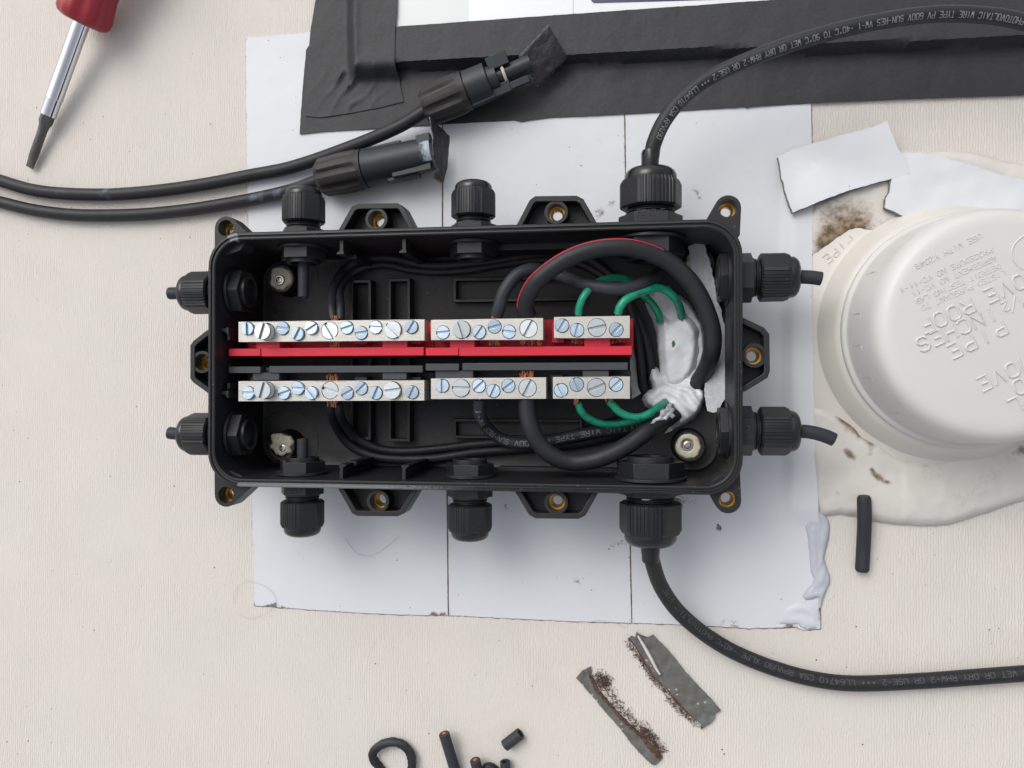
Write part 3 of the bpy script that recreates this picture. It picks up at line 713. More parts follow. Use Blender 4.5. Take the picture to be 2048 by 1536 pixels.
def bar(parent, x0, x1, ytl, ybl, ytr, ybr, screws, cut=0):
    """bar corners in px; screws: (px,py,big,angle,height)"""
    q = [P(x0, ybl, BT), P(x1, ybr, BT), P(x1, ytr, BT), P(x0, ytl, BT)]
    holes = []
    sc = []
    for (a, b, big, ang, h) in screws:
        c = P(a, b, BT + h); r = 3.75 if big else 2.85; sc.append((c, big, ang, r)); holes.append(circ(c.x, c.y, r + .14, 26))
    ymid = lambda t: 0
    # keep every hole inside the bar outline
    ylo = min(q[0].y, q[1].y); yhi = max(q[2].y, q[3].y)
    hh = []
    for (c, big, ang, r) in sc:
        y = c.y; y = min(max(y, max(q[0].y, q[1].y) + r + .35), min(q[2].y, q[3].y) - r - .35) if (q[3].y - q[0].y) > 2 * r + .8 else (q[3].y + q[0].y) / 2
        hh.append(circ(c.x, y, r + .22, 26)); c.y = y
    bm = bmesh.new(); prism(bm, [p[:2] for p in q], BT - 9.0, BT, holes=hh)
    b_ = mk('terminal_bar', bm, M['nickel'], parent=parent, ang=30)
    bv = b_.modifiers.new('bevel', 'BEVEL'); bv.width = .18 * MM; bv.segments = 1; bv.limit_method = 'ANGLE'; bv.angle_limit = R(60)
    for (c, big, ang, r) in sc:
        s = bpy.data.objects.new('screw', ms_big if big else ms_small); COL.objects.link(s); s.parent = b_
        s.location = (c - ORG[b_.name]) * MM; s.rotation_euler = (random.uniform(-.05, .05), random.uniform(-.05, .05), R(ang))
        bv = s.modifiers.new('bevel', 'BEVEL'); bv.width = .16 * MM; bv.segments = 2; bv.limit_method = 'ANGLE'; bv.angle_limit = R(50)
    return b_
def block(label, m, rail, tabs, floor_, base_x, up):
    """red or black carrier; up=+1: bars lie above the rail in the photo"""
    x0, x1, y0, y1 = rail
    ZB = 41.0
    a, b = P(x0, y1, ZB), P(x1, y0, ZB)
    t = empty('terminal_block', V(((a.x + b.x) / 2, (a.y + b.y) / 2, ZF)), label, 'terminal block', 'terminal blocks across the box')
    bm = bmesh.new()
    xs = rail_breaks = floor_
    ra, rb = P(x0, y1, ZB), P(xs[0], y0, ZB); prism(bm, rect(ra.x, rb.x, ra.y, rb.y), 10, ZB)
    rc = P(xs[1], y0 - 1, ZB); rd = P(x1, y1 - 1, ZB)
    if xs[1] > xs[0]: rc2 = P(xs[0], y0, ZB); prism(bm, rect(rb.x - .001, rc.x + .001, ra.y + .4, rb.y - .4), 10, ZB - 5)
    prism(bm, rect(rc.x, rd.x, rd.y, rc.y), 10, ZB - .5)
    for (tx0, tx1, ty0, ty1) in tabs:
        p, q = P(tx0, ty1, ZB - 1), P(tx1, ty0, ZB - 1)
        prism(bm, rect(p.x, q.x, p.y - .01, q.y), 12, ZB - 1.4)
    # lower tray under the bars
    fx0, fx1, fy0, fy1, fz = base_x
    p, q = P(fx0, fy1, fz), P(fx1, fy0, fz); prism(bm, rect(p.x, q.x, p.y, q.y), fz - 4, fz)
    # side cheeks that hold each bar from below, and feet to the floor
    for fx in (fx0 + 2, (fx0 + fx1) / 2, fx1 - 16):
        p, q = P(fx, fy1, 20), P(fx + 14, fy0, 20); prism(bm, rect(p.x, q.x, p.y + .6, q.y - .6), ZF - .1, fz - 3.9)
    for fx in (fx0 + 22, (fx0 + fx1) / 2 + 40, fx1 - 40):
        p, q = P(fx, fy1, 25), P(fx + 24, fy0, 25)
        prism(bm, rect(p.x, q.x, min(p.y, q.y) + 2, max(p.y, q.y) - 2), fz - .1, BT - 9.05)
    mk('insulating_base', bm, m, parent=t, bevel=.25)
    return t
RL = block('red terminal block with the long upper-left metal bar of eleven screws', M['red'], (457, 847, 697, 712), [(511, 559, 680, 699), (764, 814, 679, 698)], (521, 521), (497, 868, 645, 700, 27), 1)
bar(RL, 477, 849, 643.5, 684, 638.5, 681, [(494, 655.5, 0, 92, 1.4), (524, 662, 1, 74, 4.6), (564, 655, 0, -8, 1.2), (594, 667.5, 0, 62, 1.6), (621.5, 654, 0, 32, 1.6), (659, 661, 1, -58, .2), (693, 653.6, 0, 18, 1.0), (721.5, 665.6, 0, 8, 1.0), (750.5, 652, 0, -5, .9), (785, 659.5, 1, -42, 1.2), (822, 652, 0, 58, 1.2)])
RR = block('red terminal block on the right carrying two short metal bars', M['red'], (851, 1264, 695, 711), [(899, 949, 679, 697), (1168, 1221, 677, 696)], (917, 917), (868, 1267, 637, 697, 27), 1)
bar(RR, 862, 1086, 640, 680, 636, 679.5, [(885.5, 666, 0, 5, .6), (922.5, 659, 1, -72, 1.4), (958, 666, 0, 54, .9), (989, 653, 0, 15, .5), (1018, 666, 0, -8, .4), (1057, 656.5, 1, 62, .0)])
bar(RR, 1108, 1259.5, 634, 676, 631.5, 676, [(1124, 651, 0, 58, .8), (1154, 662.5, 0, 76, .5), (1194, 655, 1, 12, .3), (1232.5, 660, 0, 46, .2)])
BL = block('black terminal block with the long lower-left metal bar of eleven screws', M['slate'], (457, 845, 733, 746), [(504, 558, 745, 760), (764, 813, 745, 759)], (521, 537), (497, 868, 745, 800, 27), -1)
bar(BL, 477, 848.5, 762.4, 802.5, 760.6, 801, [(495, 787, 0, 0, 1.6), (524, 779, 1, 74, 5.0), (566.5, 787, 0, 17, 1.4), (594.5, 774.5, 0, -2, 1.5), (621.5, 786, 0, -48, 1.7), (660, 779, 1, -18, .0), (693.5, 786, 0, 28, 1.0), (721.5, 774, 0, 44, 1.0), (751, 786, 0, 66, .9), (783, 779, 1, 8, 2.4), (823.5, 784.5, 0, 64, 1.0)])
BR = block('black terminal block on the right carrying two short metal bars', M['slate'], (851, 1256, 727, 741), [(870, 946, 741, 757), (1165, 1218, 741, 755)], (918, 924), (868, 1262, 741, 798, 27), -1)
bar(BR, 862, 1092, 757, 798, 754.5, 797.5, [(884.5, 771, 0, 90, .8), (921.5, 776, 1, -2, .8), (957.5, 770, 0, 42, .6), (986.5, 782, 0, 66, .5), (1016.5, 769.5, 0, 36, .5), (1055, 776, 1, 62, .1)])
bar(BR, 1105.7, 1260, 754, 797.5, 752.8, 797.5, [(1122, 780.5, 0, -62, .5), (1153.4, 767.4, 0, -66, .4), (1193, 775, 1, 22, .3), (1232, 767.4, 0, 42, .2)])

# ================================================================== WIRES INSIDE THE BOX
def strands(parent, c, d, spread=2.0, n=26, ln=2.6, r=.19, splay=.45):
    bm = bmesh.new()
    s = V((-d.y, d.x, 0))
    for _ in range(n):
        o = c + s * random.uniform(-spread, spread) + V((0, 0, random.uniform(-1.2, 1.6)))
        e = o + d * ln * random.uniform(.6, 1.15) + s * random.uniform(-splay, splay) + V((0, 0, random.uniform(-.4, .8)))
        mid = (o + e) / 2 + s * random.uniform(-.3, .3)
        tube(bm, [o - d * 1.2, o, mid, e], r, 5)
    mk('copper_strands', bm, M['copper'], parent=parent, ang=60)
def wire(name, pts, r, m, label, cat='wire', group=None, step=1.2, dirtf=None):
    if cat == 'wire': pts = [(a_, b_, c_ + 8.5 * sst(16, 30, c_)) for a_, b_, c_ in pts]
    path = smooth_path(px(pts), step); bm = bmesh.new(); tube(bm, path, r, 20 if r > 2 else 14)
    dl = [dirtf(v.co) for v in bm.verts] if dirtf else None
    o = mk(name, bm, m, ang=60, dirt=dl); tag(o, label, cat, group); return o, path
UP = V((0, 1, 0)); DN = V((0, -1, 0))
# twin leads from the long bars
G1 = 'black leads clamped in the terminal bars'
w1, _ = wire('lead_wire', [(667, 640, 29), (664, 612, 27), (668, 575, 21), (691, 538, 15), (728, 519, 13), (780, 516, 12), (833, 527, 11), (886, 531, 11), (991, 521, 11), (1080, 508, 11), (1160, 512, 12), (1215, 545, 13), (1250, 590, 14), (1270, 650, 14), (1281, 720, 14), (1286, 772, 12), (1296, 800, 7)], 2.15, M['cable'], 'outer black wire of the pair looping along the top inner wall to the upper-left bar', group=G1)
strands(w1, P(669, 637, 38), DN, 1.6, 20, 1.5); strands(w1, P(667, 684, 36), DN, 2.4, 26, 2.6)
w2, _ = wire('lead_wire', [(681, 640, 29), (681, 610, 27), (681, 578, 20), (702, 549, 14), (737, 533, 12), (775, 530, 11), (816, 539, 10), (868, 544, 10), (930, 541, 10), (1000, 530, 10), (1080, 520, 10), (1160, 528, 10), (1220, 565, 12), (1262, 615, 13), (1285, 660, 13), (1300, 720, 13), (1304, 770, 11), (1310, 796, 6)], 1.9, M['cable'], 'inner black wire of the pair looping along the top inner wall to the upper-left bar', group=G1)
w3, _ = wire('lead_wire', [(660, 806, 28), (662, 822, 26), (669, 845, 21), (684, 872, 15), (712, 898, 11), (765, 915, 10), (857, 917, 10), (954, 904, 10), (1058, 897, 10), (1150, 888, 10), (1240, 868, 10), (1300, 850, 11)], 2.2, M['cable'], 'outer black wire of the pair curving below the lower-left bar', group=G1)
strands(w3, P(664, 805, 37), DN, 2.4, 28, 2.0); strands(w3, P(666, 762, 37), UP, 2.6, 30, 2.8)
w4, _ = wire('lead_wire', [(676, 806, 28), (679, 825, 26), (688, 846, 21), (712, 874, 15), (754, 896, 12), (800, 902, 11), (857, 899, 11), (954, 888, 11), (1040, 882, 11), (1130, 872, 10), (1200, 850, 10), (1260, 835, 10)], 2.0, M['cable'], 'inner black wire of the pair curving below the lower-left bar', group=G1)
# slate cable looping up from the middle red bar
w5, _ = wire('lead_wire', [(994, 630, 30), (999, 612, 32), (1010, 580, 33), (1033, 551, 32), (1062, 539, 29), (1095, 543, 25), (1124, 553, 25), (1163, 566, 29), (1210, 576, 31), (1249, 577, 30), (1288, 566, 27), (1316, 548, 22), (1340, 522, 18), (1350, 500, 17)], 2.85, M['cable2'], 'smooth slate-black cable waving behind the red-striped one', group=G1)
strands(w5, P(991, 636, 38), DN, 1.6, 20, 1.5); strands(w5, P(989, 680, 37), DN, 2.2, 22, 2.2)
# thick cable with red stripe
w6, p6 = wire('lead_wire', [(1057, 634, 30), (1050, 614, 33), (1057, 588, 37), (1078, 558, 40), (1125, 523, 41), (1175, 502, 41), (1228, 494, 40), (1280, 499, 38), (1338, 524, 35), (1380, 563, 33), (1407, 608, 31), (1424, 660, 29), (1424, 700, 27), (1413, 735, 22), (1398, 762, 16), (1386, 780, 11), (1372, 798, 4)], 3.8, M['cable'], 'thickest black cable, with a red stripe, arching over the others into the sealant', group=G1)
bm = bmesh.new(); n6 = len(p6); ribbon_on_tube(bm, p6, 3.8, R(50), .85, 5, int(n6 * .47), .04); mk('red_stripe', bm, M['stripe'], parent=w6, normals=False)
strands(w6, P(1056, 637, 39), UP, 3.2, 34, 2.2, splay=1.2); strands(w6, P(1062, 680, 37), DN, 4.2, 36, 2.3)
w7, _ = wire('lead_wire', [(1054, 799, 30), (1055, 825, 30), (1062, 856, 30), (1078, 887, 29), (1105, 912, 28), (1140, 924, 27), (1178, 922, 27), (1218, 910, 27), (1258, 889, 26), (1300, 858, 24), (1335, 836, 18), (1357, 820, 13), (1376, 808, 5)], 3.85, M['cable'], 'thick plain black cable hanging in a wide curve below the middle black bar', group=G1)
strands(w7, P(1052, 757, 37), UP, 3.2, 34, 3.0)
w8, p8 = wire('lead_wire', [(958, 798, 29), (958, 812, 28), (961, 832, 26), (975, 856, 22), (1001, 877, 19), (1034, 886, 18), (1084, 884, 17), (1136, 874, 16), (1189, 864, 16), (1241, 858, 15), (1280, 850, 14), (1310, 838, 13)], 2.75, M['cable2'], 'lettered black cable running right below the lower bars beneath the green wires', group=G1)
bm = bmesh.new()
Ls = sum((b - a).length for a, b in zip(p8, p8[1:]))
text_on_tube(bm, p8, 2.75, 'PHOTOVOLTAIC WIRE TYPE PV 600V SUN-RES VW-1 -40oC', 2.3, 2.35, Ls + 4, R(0), .32); mk('printed_lettering', bm, M['ink'], parent=w8, normals=False)
strands(w8, P(956, 802, 37), DN, 1.2, 8, .8)
# green earth wires
G2 = 'green wires joining the short bars'
gd = lambda lo: (lambda co: .75 * sst(lo - .1, lo + .35, nz3(co.x, co.y, .35, co.z * .3)))
g1, _ = wire('green_wire', [(1157, 628, 30), (1158, 616, 31), (1165, 597, 32), (1177, 580, 31), (1197, 564, 27), (1226, 556, 24), (1250, 558, 22), (1268, 570, 20), (1284, 588, 20), (1303, 606, 20), (1317, 628, 19), (1320, 642, 17)], 1.65, M['green'], 'green wire from the left hole of the upper right bar, passing under the slate cable', group=G2, dirtf=gd(.25))
strands(g1, P(1157, 632, 38), UP, 1.2, 14, 1.4, r=.15, splay=.1); strands(g1, P(1155, 678, 37), DN, 2.2, 20, 2.2, r=.15)
g2, _ = wire('green_wire', [(1236, 627, 30), (1240, 614, 31), (1251, 600, 31), (1272, 588, 29), (1296, 580, 27), (1317, 576, 25), (1337, 584, 24), (1351, 598, 23), (1360, 617, 20), (1363, 634, 17)], 1.8, M['green'], 'green wire from the right hole of the upper right bar, arching into the sealant', group=G2, dirtf=gd(.1))
strands(g2, P(1236, 631, 38), UP, 1.4, 14, 1.4, r=.15, splay=.1); strands(g2, P(1232, 678, 36), DN, 2.0, 14, 1.8, r=.15)
g3, _ = wire('green_wire', [(1156, 806, 29), (1161, 820, 28), (1176, 836, 26), (1201, 847, 24), (1228, 849, 22), (1256, 845, 21), (1282, 839, 20), (1305, 828, 18)], 1.65, M['green'], 'green wire curving from the left hole of the lower right bar, the lower of two', group=G2, dirtf=gd(-.05))
strands(g3, P(1154, 801, 37), DN, 1.3, 16, 1.8, r=.15, splay=.2)
g4, _ = wire('green_wire', [(1218, 803, 29), (1226, 811, 29), (1239, 824, 28), (1259, 833, 27), (1280, 834, 26), (1300, 826, 25), (1318, 813, 22), (1330, 804, 18)], 1.7, M['green'], 'green wire curving from the right hole of the lower right bar, the upper of two', group=G2, dirtf=gd(-.05))
strands(g4, P(1216, 800, 37), DN, 1.8, 12, .8, r=.15, splay=.5)

# ================================================================== SEALANT, STRIP AND PUTTY INSIDE THE BOX
base_px = [(1290, 606), (1300, 583), (1318, 567), (1330, 572), (1340, 569), (1345, 578), (1362, 590), (1382, 606), (1398, 630), (1410, 650), (1414, 690), (1412, 740), (1416, 778), (1411, 800), (1402, 822), (1388, 838), (1366, 852), (1345, 862), (1329, 868), (1340, 856), (1352, 845), (1330, 838), (1316, 826), (1302, 820), (1290, 812), (1284, 800), (1285, 786), (1292, 781), (1304, 778), (1300, 766), (1296, 755), (1297, 738), (1303, 724), (1308, 732), (1318, 738), (1321, 748), (1319, 728), (1316, 700), (1313, 665), (1306, 640)]
def z_base(x, y, d=9.):
    c = P(1352, 700, 14); q = (((x - c.x) / 14.) ** 2 + ((y - c.y) / 22.) ** 2)
    c2 = P(1310, 800, 18); c3 = P(1374, 803, 16); c5 = P(1335, 850, 16); c4 = P(1307, 750, 18)
    h = 9.0 + 5.0 * sst(0, 2.2, d)
    h += 3.0 * math.exp(-((x - c2.x) ** 2 + (y - c2.y) ** 2) / 60.) + 2.5 * math.exp(-((x - c4.x) ** 2 + (y - c4.y) ** 2) / 26.)
    r3 = math.hypot(x - c3.x, y - c3.y); r5 = math.hypot(x - c5.x, y - c5.y); h += .75 * math.sin(r5 * 1.5 + 5 * nz3(x, y, .1)) * sst(17, 9, r3) * sst(0, 2, d)
    h += 4.8 * math.exp(-(r3 / 8.5) ** 4) + 1.2 * nz3(x, y, .16, 2) + .35 * nz3(x, y, .55, 3)
    return h
poly = on_surface(base_px, lambda x, y: 12)
cav = sheet('sealant', poly, z_base, M['caulk'], step=.9, jit=.25, drop=ZF - .2, need_dist=True, ang=80,
      dirtf=lambda x, y, d: max(0, 1.15 - .5 * ((V((x, y, 0)) - V((P(1345, 689, 14).x, P(1345, 689, 14).y, 0))).length / 1.3) ** 2) )
tag(cav, 'white sealant spread over the box floor at the right, holding the green wires', 'sealant')
mound_px = [(1316, 645), (1318, 630), (1324, 621), (1332, 630), (1341, 637), (1350, 632), (1352, 621), (1360, 617), (1368, 622), (1378, 634), (1390, 644), (1398, 660), (1402, 684), (1398, 715), (1390, 745), (1372, 770), (1350, 778), (1330, 772), (1322, 745), (1318, 700)]
def z_mound(x, y, d):
    c = P(1385, 655, 20)
    return 13.6 + 3.6 * sst(-.2, 3.5, d) + 1.6 * math.exp(-((x - c.x) ** 2 + (y - c.y) ** 2) / 22.) + 1.0 * nz3(x, y, .14, 7) + .25 * nz3(x, y, .5)
tag(sheet('sealant', on_surface(mound_px, lambda x, y: 16), z_mound, M['caulk'], step=.9, jit=.2, drop=12, need_dist=True, ang=80,
    dirtf=lambda x, y, d: max(0, 1.2 - ((abs(x - P(1347, 688, 17).x) / 1.2) ** 2 + (abs(y - P(1347, 688, 17).y) / 2.4) ** 2)) + max(0, 1.2 - ((abs(x - P(1364, 645, 17).x) / .8) ** 2 + (abs(y - P(1364, 640, 17).y) / 2.0) ** 2))),
    'smooth raised white sealant mound inside the loop of the thickest cable', 'sealant')
sm_px = [(1299, 846), (1306, 838), (1318, 831), (1321, 820), (1330, 818), (1336, 808), (1347, 806), (1343, 814), (1350, 818), (1345, 826), (1352, 832), (1344, 838), (1342, 848), (1334, 845), (1332, 856), (1325, 852), (1322, 842), (1312, 843), (1304, 848)]
def z_smr(x, y, d=1): return 33.4 - 11.5 * (x - P(1300, 840, 28).x) / (P(1345, 840, 24).x - P(1300, 840, 28).x) + .5 * sst(0, 1.0, d) + 1.3 * nz3(x, y, .7)
tag(sheet('sealant_smear', on_surface(sm_px, lambda x, y: z_smr(x, y) if False else 28 - 6 * sst(P(1300, 840, 28).x, P(1345, 840, 24).x, x)), z_smr, M['caulk'], step=.6, edge_step=.6, jit=.55, thick=3.0, need_dist=True, ang=80),
    'ragged white sealant smear on top of the thick lower cable', 'sealant')
gp = [(1377, 493), (1392, 487), (1409, 481), (1412, 500), (1421, 530), (1430, 570), (1438, 605), (1447, 640), (1455, 672), (1461, 703), (1459, 735), (1456, 765), (1450, 795), (1441, 815), (1434, 824), (1414, 822), (1410, 800), (1408, 740), (1412, 700), (1406, 640), (1392, 590), (1382, 540)]
def z_g(x, y): return 20.5 + 9 * sst(P(1400, 700, 18).x, P(1465, 700, 18).x, x) + .5 * nz3(x, y, .2)
o = sheet('fabric_strip', on_surface(gp, z_g), z_g, M['gauze'], step=1.1, edge_step=.8, jit=.5, thick=.5); tag(o, 'long rough grey-white fabric strip standing along the right inner wall', 'fabric strip', 'grey fabric strips in the box')
gp = [(1262, 640), (1272, 668), (1277, 705), (1280, 745), (1285, 786), (1264, 798), (1260, 740)]
o = sheet('fabric_strip', on_surface(gp, lambda x, y: 12), lambda x, y: 12 + .5 * nz3(x, y, .2), M['gauze'], step=1.1, jit=.3, thick=.5); tag(o, 'small grey fabric scrap beside the right ends of the terminal blocks', 'fabric strip', 'grey fabric strips in the box')
gp = [(1464, 672), (1470, 700), (1470, 760), (1465, 748), (1461, 720)]
# mounting screws sunk in putty
def mscrew(c_px, label, off, ragged, a0, full):
    c = P(*c_px, 18); t = empty('mounting_screw', V((c.x, c.y, 17.4)), label, 'screw', 'putty-sealed mounting screws')
    n = 40; pts = []
    for i in range(n):
        a = 2 * math.pi * i / n; pts.append((c.x + (5.6 + ragged * nz3(math.cos(a) * 2 + c.x, math.sin(a) * 2, 1.0)) * math.cos(a), c.y + (5.6 + ragged * nz3(math.cos(a) * 2 + c.x, math.sin(a) * 2, 1.0)) * math.sin(a)))
    sx, sy = c.x + off[0], c.y + off[1]
    def zp(x, y, d):
        q = math.hypot(x - sx, y - sy)
        return 17.6 + .9 * sst(0, .8, d) + .35 * ragged * nz3(x, y, .5, 3) - 1.7 * sst(full + .6, full + .1, q)
    sheet('putty', pts, zp, M['putty'], step=.55, drop=17.0, need_dist=True, parent=t, ang=80)
    bm = bmesh.new(); T = Matrix.Translation((sx, sy, 0))
    lathe(bm, [(2.6, 15.8), (2.6, 17.2), (2.2, 17.9), (1.5, 18.3), (1.1, 18.35)], T, 24)
    cr = [(.38, .38), (.38, 1.25), (-.38, 1.25), (-.38, .38), (-1.25, .38), (-1.25, -.38), (-.38, -.38), (-.38, -1.25), (.38, -1.25), (.38, -.38), (1.25, -.38), (1.25, .38)]
    ca, sa = math.cos(a0), math.sin(a0); cr = [(sx + x * ca - y * sa, sy + x * sa + y * ca) for x, y in cr]
    prism(bm, circ(sx, sy, 2.15, 24), 17.4, 18.2, holes=[cr]); prism(bm, circ(sx, sy, 1.9, 16), 16.6, 17.4)
    mk('screw_head', bm, M['steel'], parent=t)
mscrew((561, 557), 'mounting screw in a ring of tan putty, upper-left corner of the box floor', (-.6, -.8), 1.3, .3, 2.3)
mscrew((562, 890), 'mounting screw half covered by ragged tan putty, lower-left corner of the box floor', (.9, -1.6), 2.2, .9, 1.7)
mscrew((1377, 893), 'mounting screw in a neat flat disc of tan putty, lower-right corner of the box floor', (-.4, .6), .5, .6, 2.4)
mscrew((1397, 528), 'mounting screw mostly hidden behind the thick cable, upper-right corner of the box floor', (0, 0), 1.0, .2, 2.3)
# putty behind the lower big gland
bm = bmesh.new(); c = P(1298, 984, 33)
lathe(bm, [(0, 0), (2.8, .3), (3.2, 1.2), (2.4, 2.2), (0, 2.5)], Matrix.Translation((c.x, c.y, 41)), 18, rf=lambda th, i: 1 + .25 * math.sin(2 * th + 1)); tag(mk('putty_blob', bm, M['oring']), 'cream putty blob squeezed out above the lower large cable gland', 'putty')

# ================================================================== CABLES OUTSIDE
GC = 'lettered cables leaving the box at the right'
TXT = 'PHOTOVOLTAIC WIRE TYPE PV 600V SUN-RES VW-1 -40oC TO 90oC WET OR DRY RHW-2 OR USE-2 *** LL64710 CSA RPVU90'
c1, pc1 = wire('solar_cable', [(1301, 372, 33), (1301, 345, 33.4), (1303, 315, 34), (1309, 284, 35), (1329, 241, 36), (1363, 199, 36), (1418, 157, 36), (1498, 119, 37), (1604, 81, 38), (1731, 48, 38), (1858, 29, 38), (1964, 30, 37), (2048, 44, 36), (2140, 75, 34), (2300, 150, 26), (2500, 230, 14), (2750, 300, 4)], 3.3, M['cable'], 'black lettered cable arching from the upper large gland over the black tape', 'cable', GC)
bm = bmesh.new(); Lc = sum((b - a).length for a, b in zip(pc1, pc1[1:]))
s_end = 0.; best = 1e9; acc = 0.
tgt = P(2036, 44, 36)
for a, b in zip(pc1, pc1[1:]):
    acc += (b - a).length
    if (b - tgt).length < best: best = (b - tgt).length; s_end = acc
s_a = 20.5; pitch = (s_end - s_a) / (len(TXT) - 1)
text_on_tube(bm, pc1, 3.3, TXT, 2.3, pitch, s_end, R(-28), .27); mk('printed_lettering', bm, M['ink'], parent=c1, normals=False)
bm = bmesh.new(); A = axisM(P(1301, 346, 33.4), V((0, 1, .05)))
lathe(bm, [(3.4, -3), (3.9, -2), (3.75, 5), (3.95, 8.5), (3.6, 9.6), (3.35, 9.6)], A, 24, rf=lambda th, i: 1 + .05 * math.sin(3 * th + i)); mk('tape_wrap', bm, M['dome'], parent=c1)
c2, pc2 = wire('solar_cable', [(1301, 1055, 33), (1301, 1082, 32.3), (1302, 1105, 30.5), (1307, 1132, 27), (1323, 1175, 20.5), (1356, 1222, 13.5), (1409, 1268, 7), (1472, 1306, 4.5), (1549, 1337, 3.7), (1627, 1358, 3.7), (1710, 1367, 3.7), (1841, 1362, 3.7), (1965, 1353, 3.7), (2048, 1347, 3.7), (2140, 1341, 3.7), (2400, 1330, 3.7), (2750, 1350, 3.7)], 3.45, M['cable'], 'black lettered cable from the lower large gland curving to the lower right', 'cable', GC)
bm = bmesh.new(); T2 = 'WIRE TYPE PV 600V SUN-RES VW-1 -40oC TO 90oC WET OR DRY RHW-2 OR USE-2 *** LL64710 CSA RPVU90 XLPE -40oC PHOTOVOLTAIC WIRE'
acc = 0.; best = 1e9; tgt = P(1745, 1365, 3.7)
for a, b in zip(pc2, pc2[1:]):
    acc += (b - a).length
    if (b - tgt).length < best: best = (b - tgt).length; s_star = acc
pit = 2.25; text_on_tube(bm, pc2, 3.45, T2, 2.3, pit, s_star + pit * T2.index('***'), R(24), .27); mk('printed_lettering', bm, M['ink_dim'], parent=c2, normals=False)
bm = bmesh.new(); A = axisM(P(1301, 1083, 32.2), V((0, -1, -.08)))
lathe(bm, [(3.6, -2), (3.9, -1), (4.0, 3), (3.75, 6), (3.95, 8), (3.6, 9)], A, 24, rf=lambda th, i: 1 + .06 * math.sin(2 * th + i)); mk('tape_wrap', bm, M['dome'], parent=c2)

# ------------------------------------------------------------------ two cables with plug connectors
def flute(n, amt, ph=0.):
    def f(th, i):
        t = ((th + ph) % (2 * math.pi / n)) / (2 * math.pi / n)          # flat ribs with valleys between
        return 1 - amt * sst(.28, .12, abs(t - .5) * 1.0 if False else abs(t - .5)) if i in (2, 3, 4) else 1
    return f
GP = 'cables ending in plug connectors'
def bl(pts): 
    q = [P(a, b, 3) for a, b in pts]
    return lambda co: 1.1 * math.exp(-(min((V((co.x, co.y, 0)) - V((p.x, p.y, 0))).length for p in q) / 6.0) ** 2) * (.4 + .6 * sst(-.2, .5, nz3(co.x, co.y, .25, co.z * .3)))
plugA = empty('connector_cable', P(400, 370, 0), 'upper black cable from the left ending in a fluted connector with a cream ring', 'cable', GP)
path = smooth_path(px([(-700, 60, 3.2), (-450, 180, 3.2), (-280, 262, 3.2), (-140, 322, 3.2), (-60, 343, 3.2), (0, 361, 3.2), (62, 379, 3.2), (125, 387, 3.2), (219, 389, 3.2), (312, 382, 3.3), (406, 369, 3.6), (500, 351, 4), (585, 334, 5), (691, 298, 7), (790, 257, 9.5), (850, 222, 11)]), 1.3)
bm = bmesh.new(); tube(bm, path, 3.15, 18); f = bl([(125, 385), (215, 390)]); dl = [f(v.co) for v in bm.verts]; mk('cable_jacket', bm, M['cable'], parent=plugA, dirt=dl, ang=60)
a, b = P(849, 217, 11), P(1032, 139, 12.5); d = (b - a).normalized(); A = axisM(a, d, R(8)); k = 1.0
LA = (P(934, 181, 11.6) - a).length
bm = bmesh.new(); lathe(bm, [(3.3, -.3), (7.0, 0), (8.9, 2.2), (9.6, LA * .55), (9.6, LA - 3.5), (9.2, LA - 2.0), (9.3, LA), (8.0, LA)], A, 80, rf=flute(8, .12)); mk('coupling_nut', bm, M['connnut'], parent=plugA, ang=28)
LB = (P(990, 158, 11.6) - a).length; LC = (P(1062, 128, 11.6) - a).length
bm = bmesh.new(); lathe(bm, [(7.6, LA - .5), (7.6, LA + .5), (8.9, LA + .6), (8.7, LB - 3), (8.0, LB - 2.9), (6.3, LB - 2.5), (6.3, LB + 1.5), (4.0, LB + 1.6), (4.0, LC), (0, LC)], A, 48)
cb = mk('connector_body', bm, M['connbody'], parent=plugA, dirt=None)
bm = bmesh.new(); S = A
def locbox(x0, x1, y0, y1, z0, z1): prism(bm, rect(x0, x1, y0, y1), z0, z1, Mx=A)
# local Z along the plug, local Y up; X to the side (photo: up-left of the plug is -X or +X)
sgn = 1 if (A.to_3x3() @ V((1, 0, 0))).y > 0 else -1
lo = lambda a_, b_: (min(a_ * sgn, b_ * sgn), max(a_ * sgn, b_ * sgn))
x = lo(2.8, 8.8); locbox(x[0], x[1], 2.0, 5.2, LB - 1, LB + 9); x = lo(4.0, 7.6); locbox(x[0], x[1], -3, 2.1, LB - 1, LB + 7)
x = lo(-8.8, -3.6); locbox(x[0], x[1], 0, 3.4, LB - 3, LB + 6); x = lo(-8.4, -5.2); locbox(x[0], x[1], 1.2, 4.0, LB + 5.8, LB + 15); x = lo(-8.9, -6.9); locbox(x[0], x[1], -1, 4.2, LB - 14, LB - 2)
mk('latch', bm, M['connbody'], parent=plugA, bevel=.3)
bm = bmesh.new(); lathe(bm, [(4.1, LB + 4.3), (5.0, LB + 4.3), (5.3, LB + 4.9), (5.0, LB + 5.6), (4.1, LB + 5.6)], A, 32); mk('seal_ring', bm, M['oring'], parent=plugA)
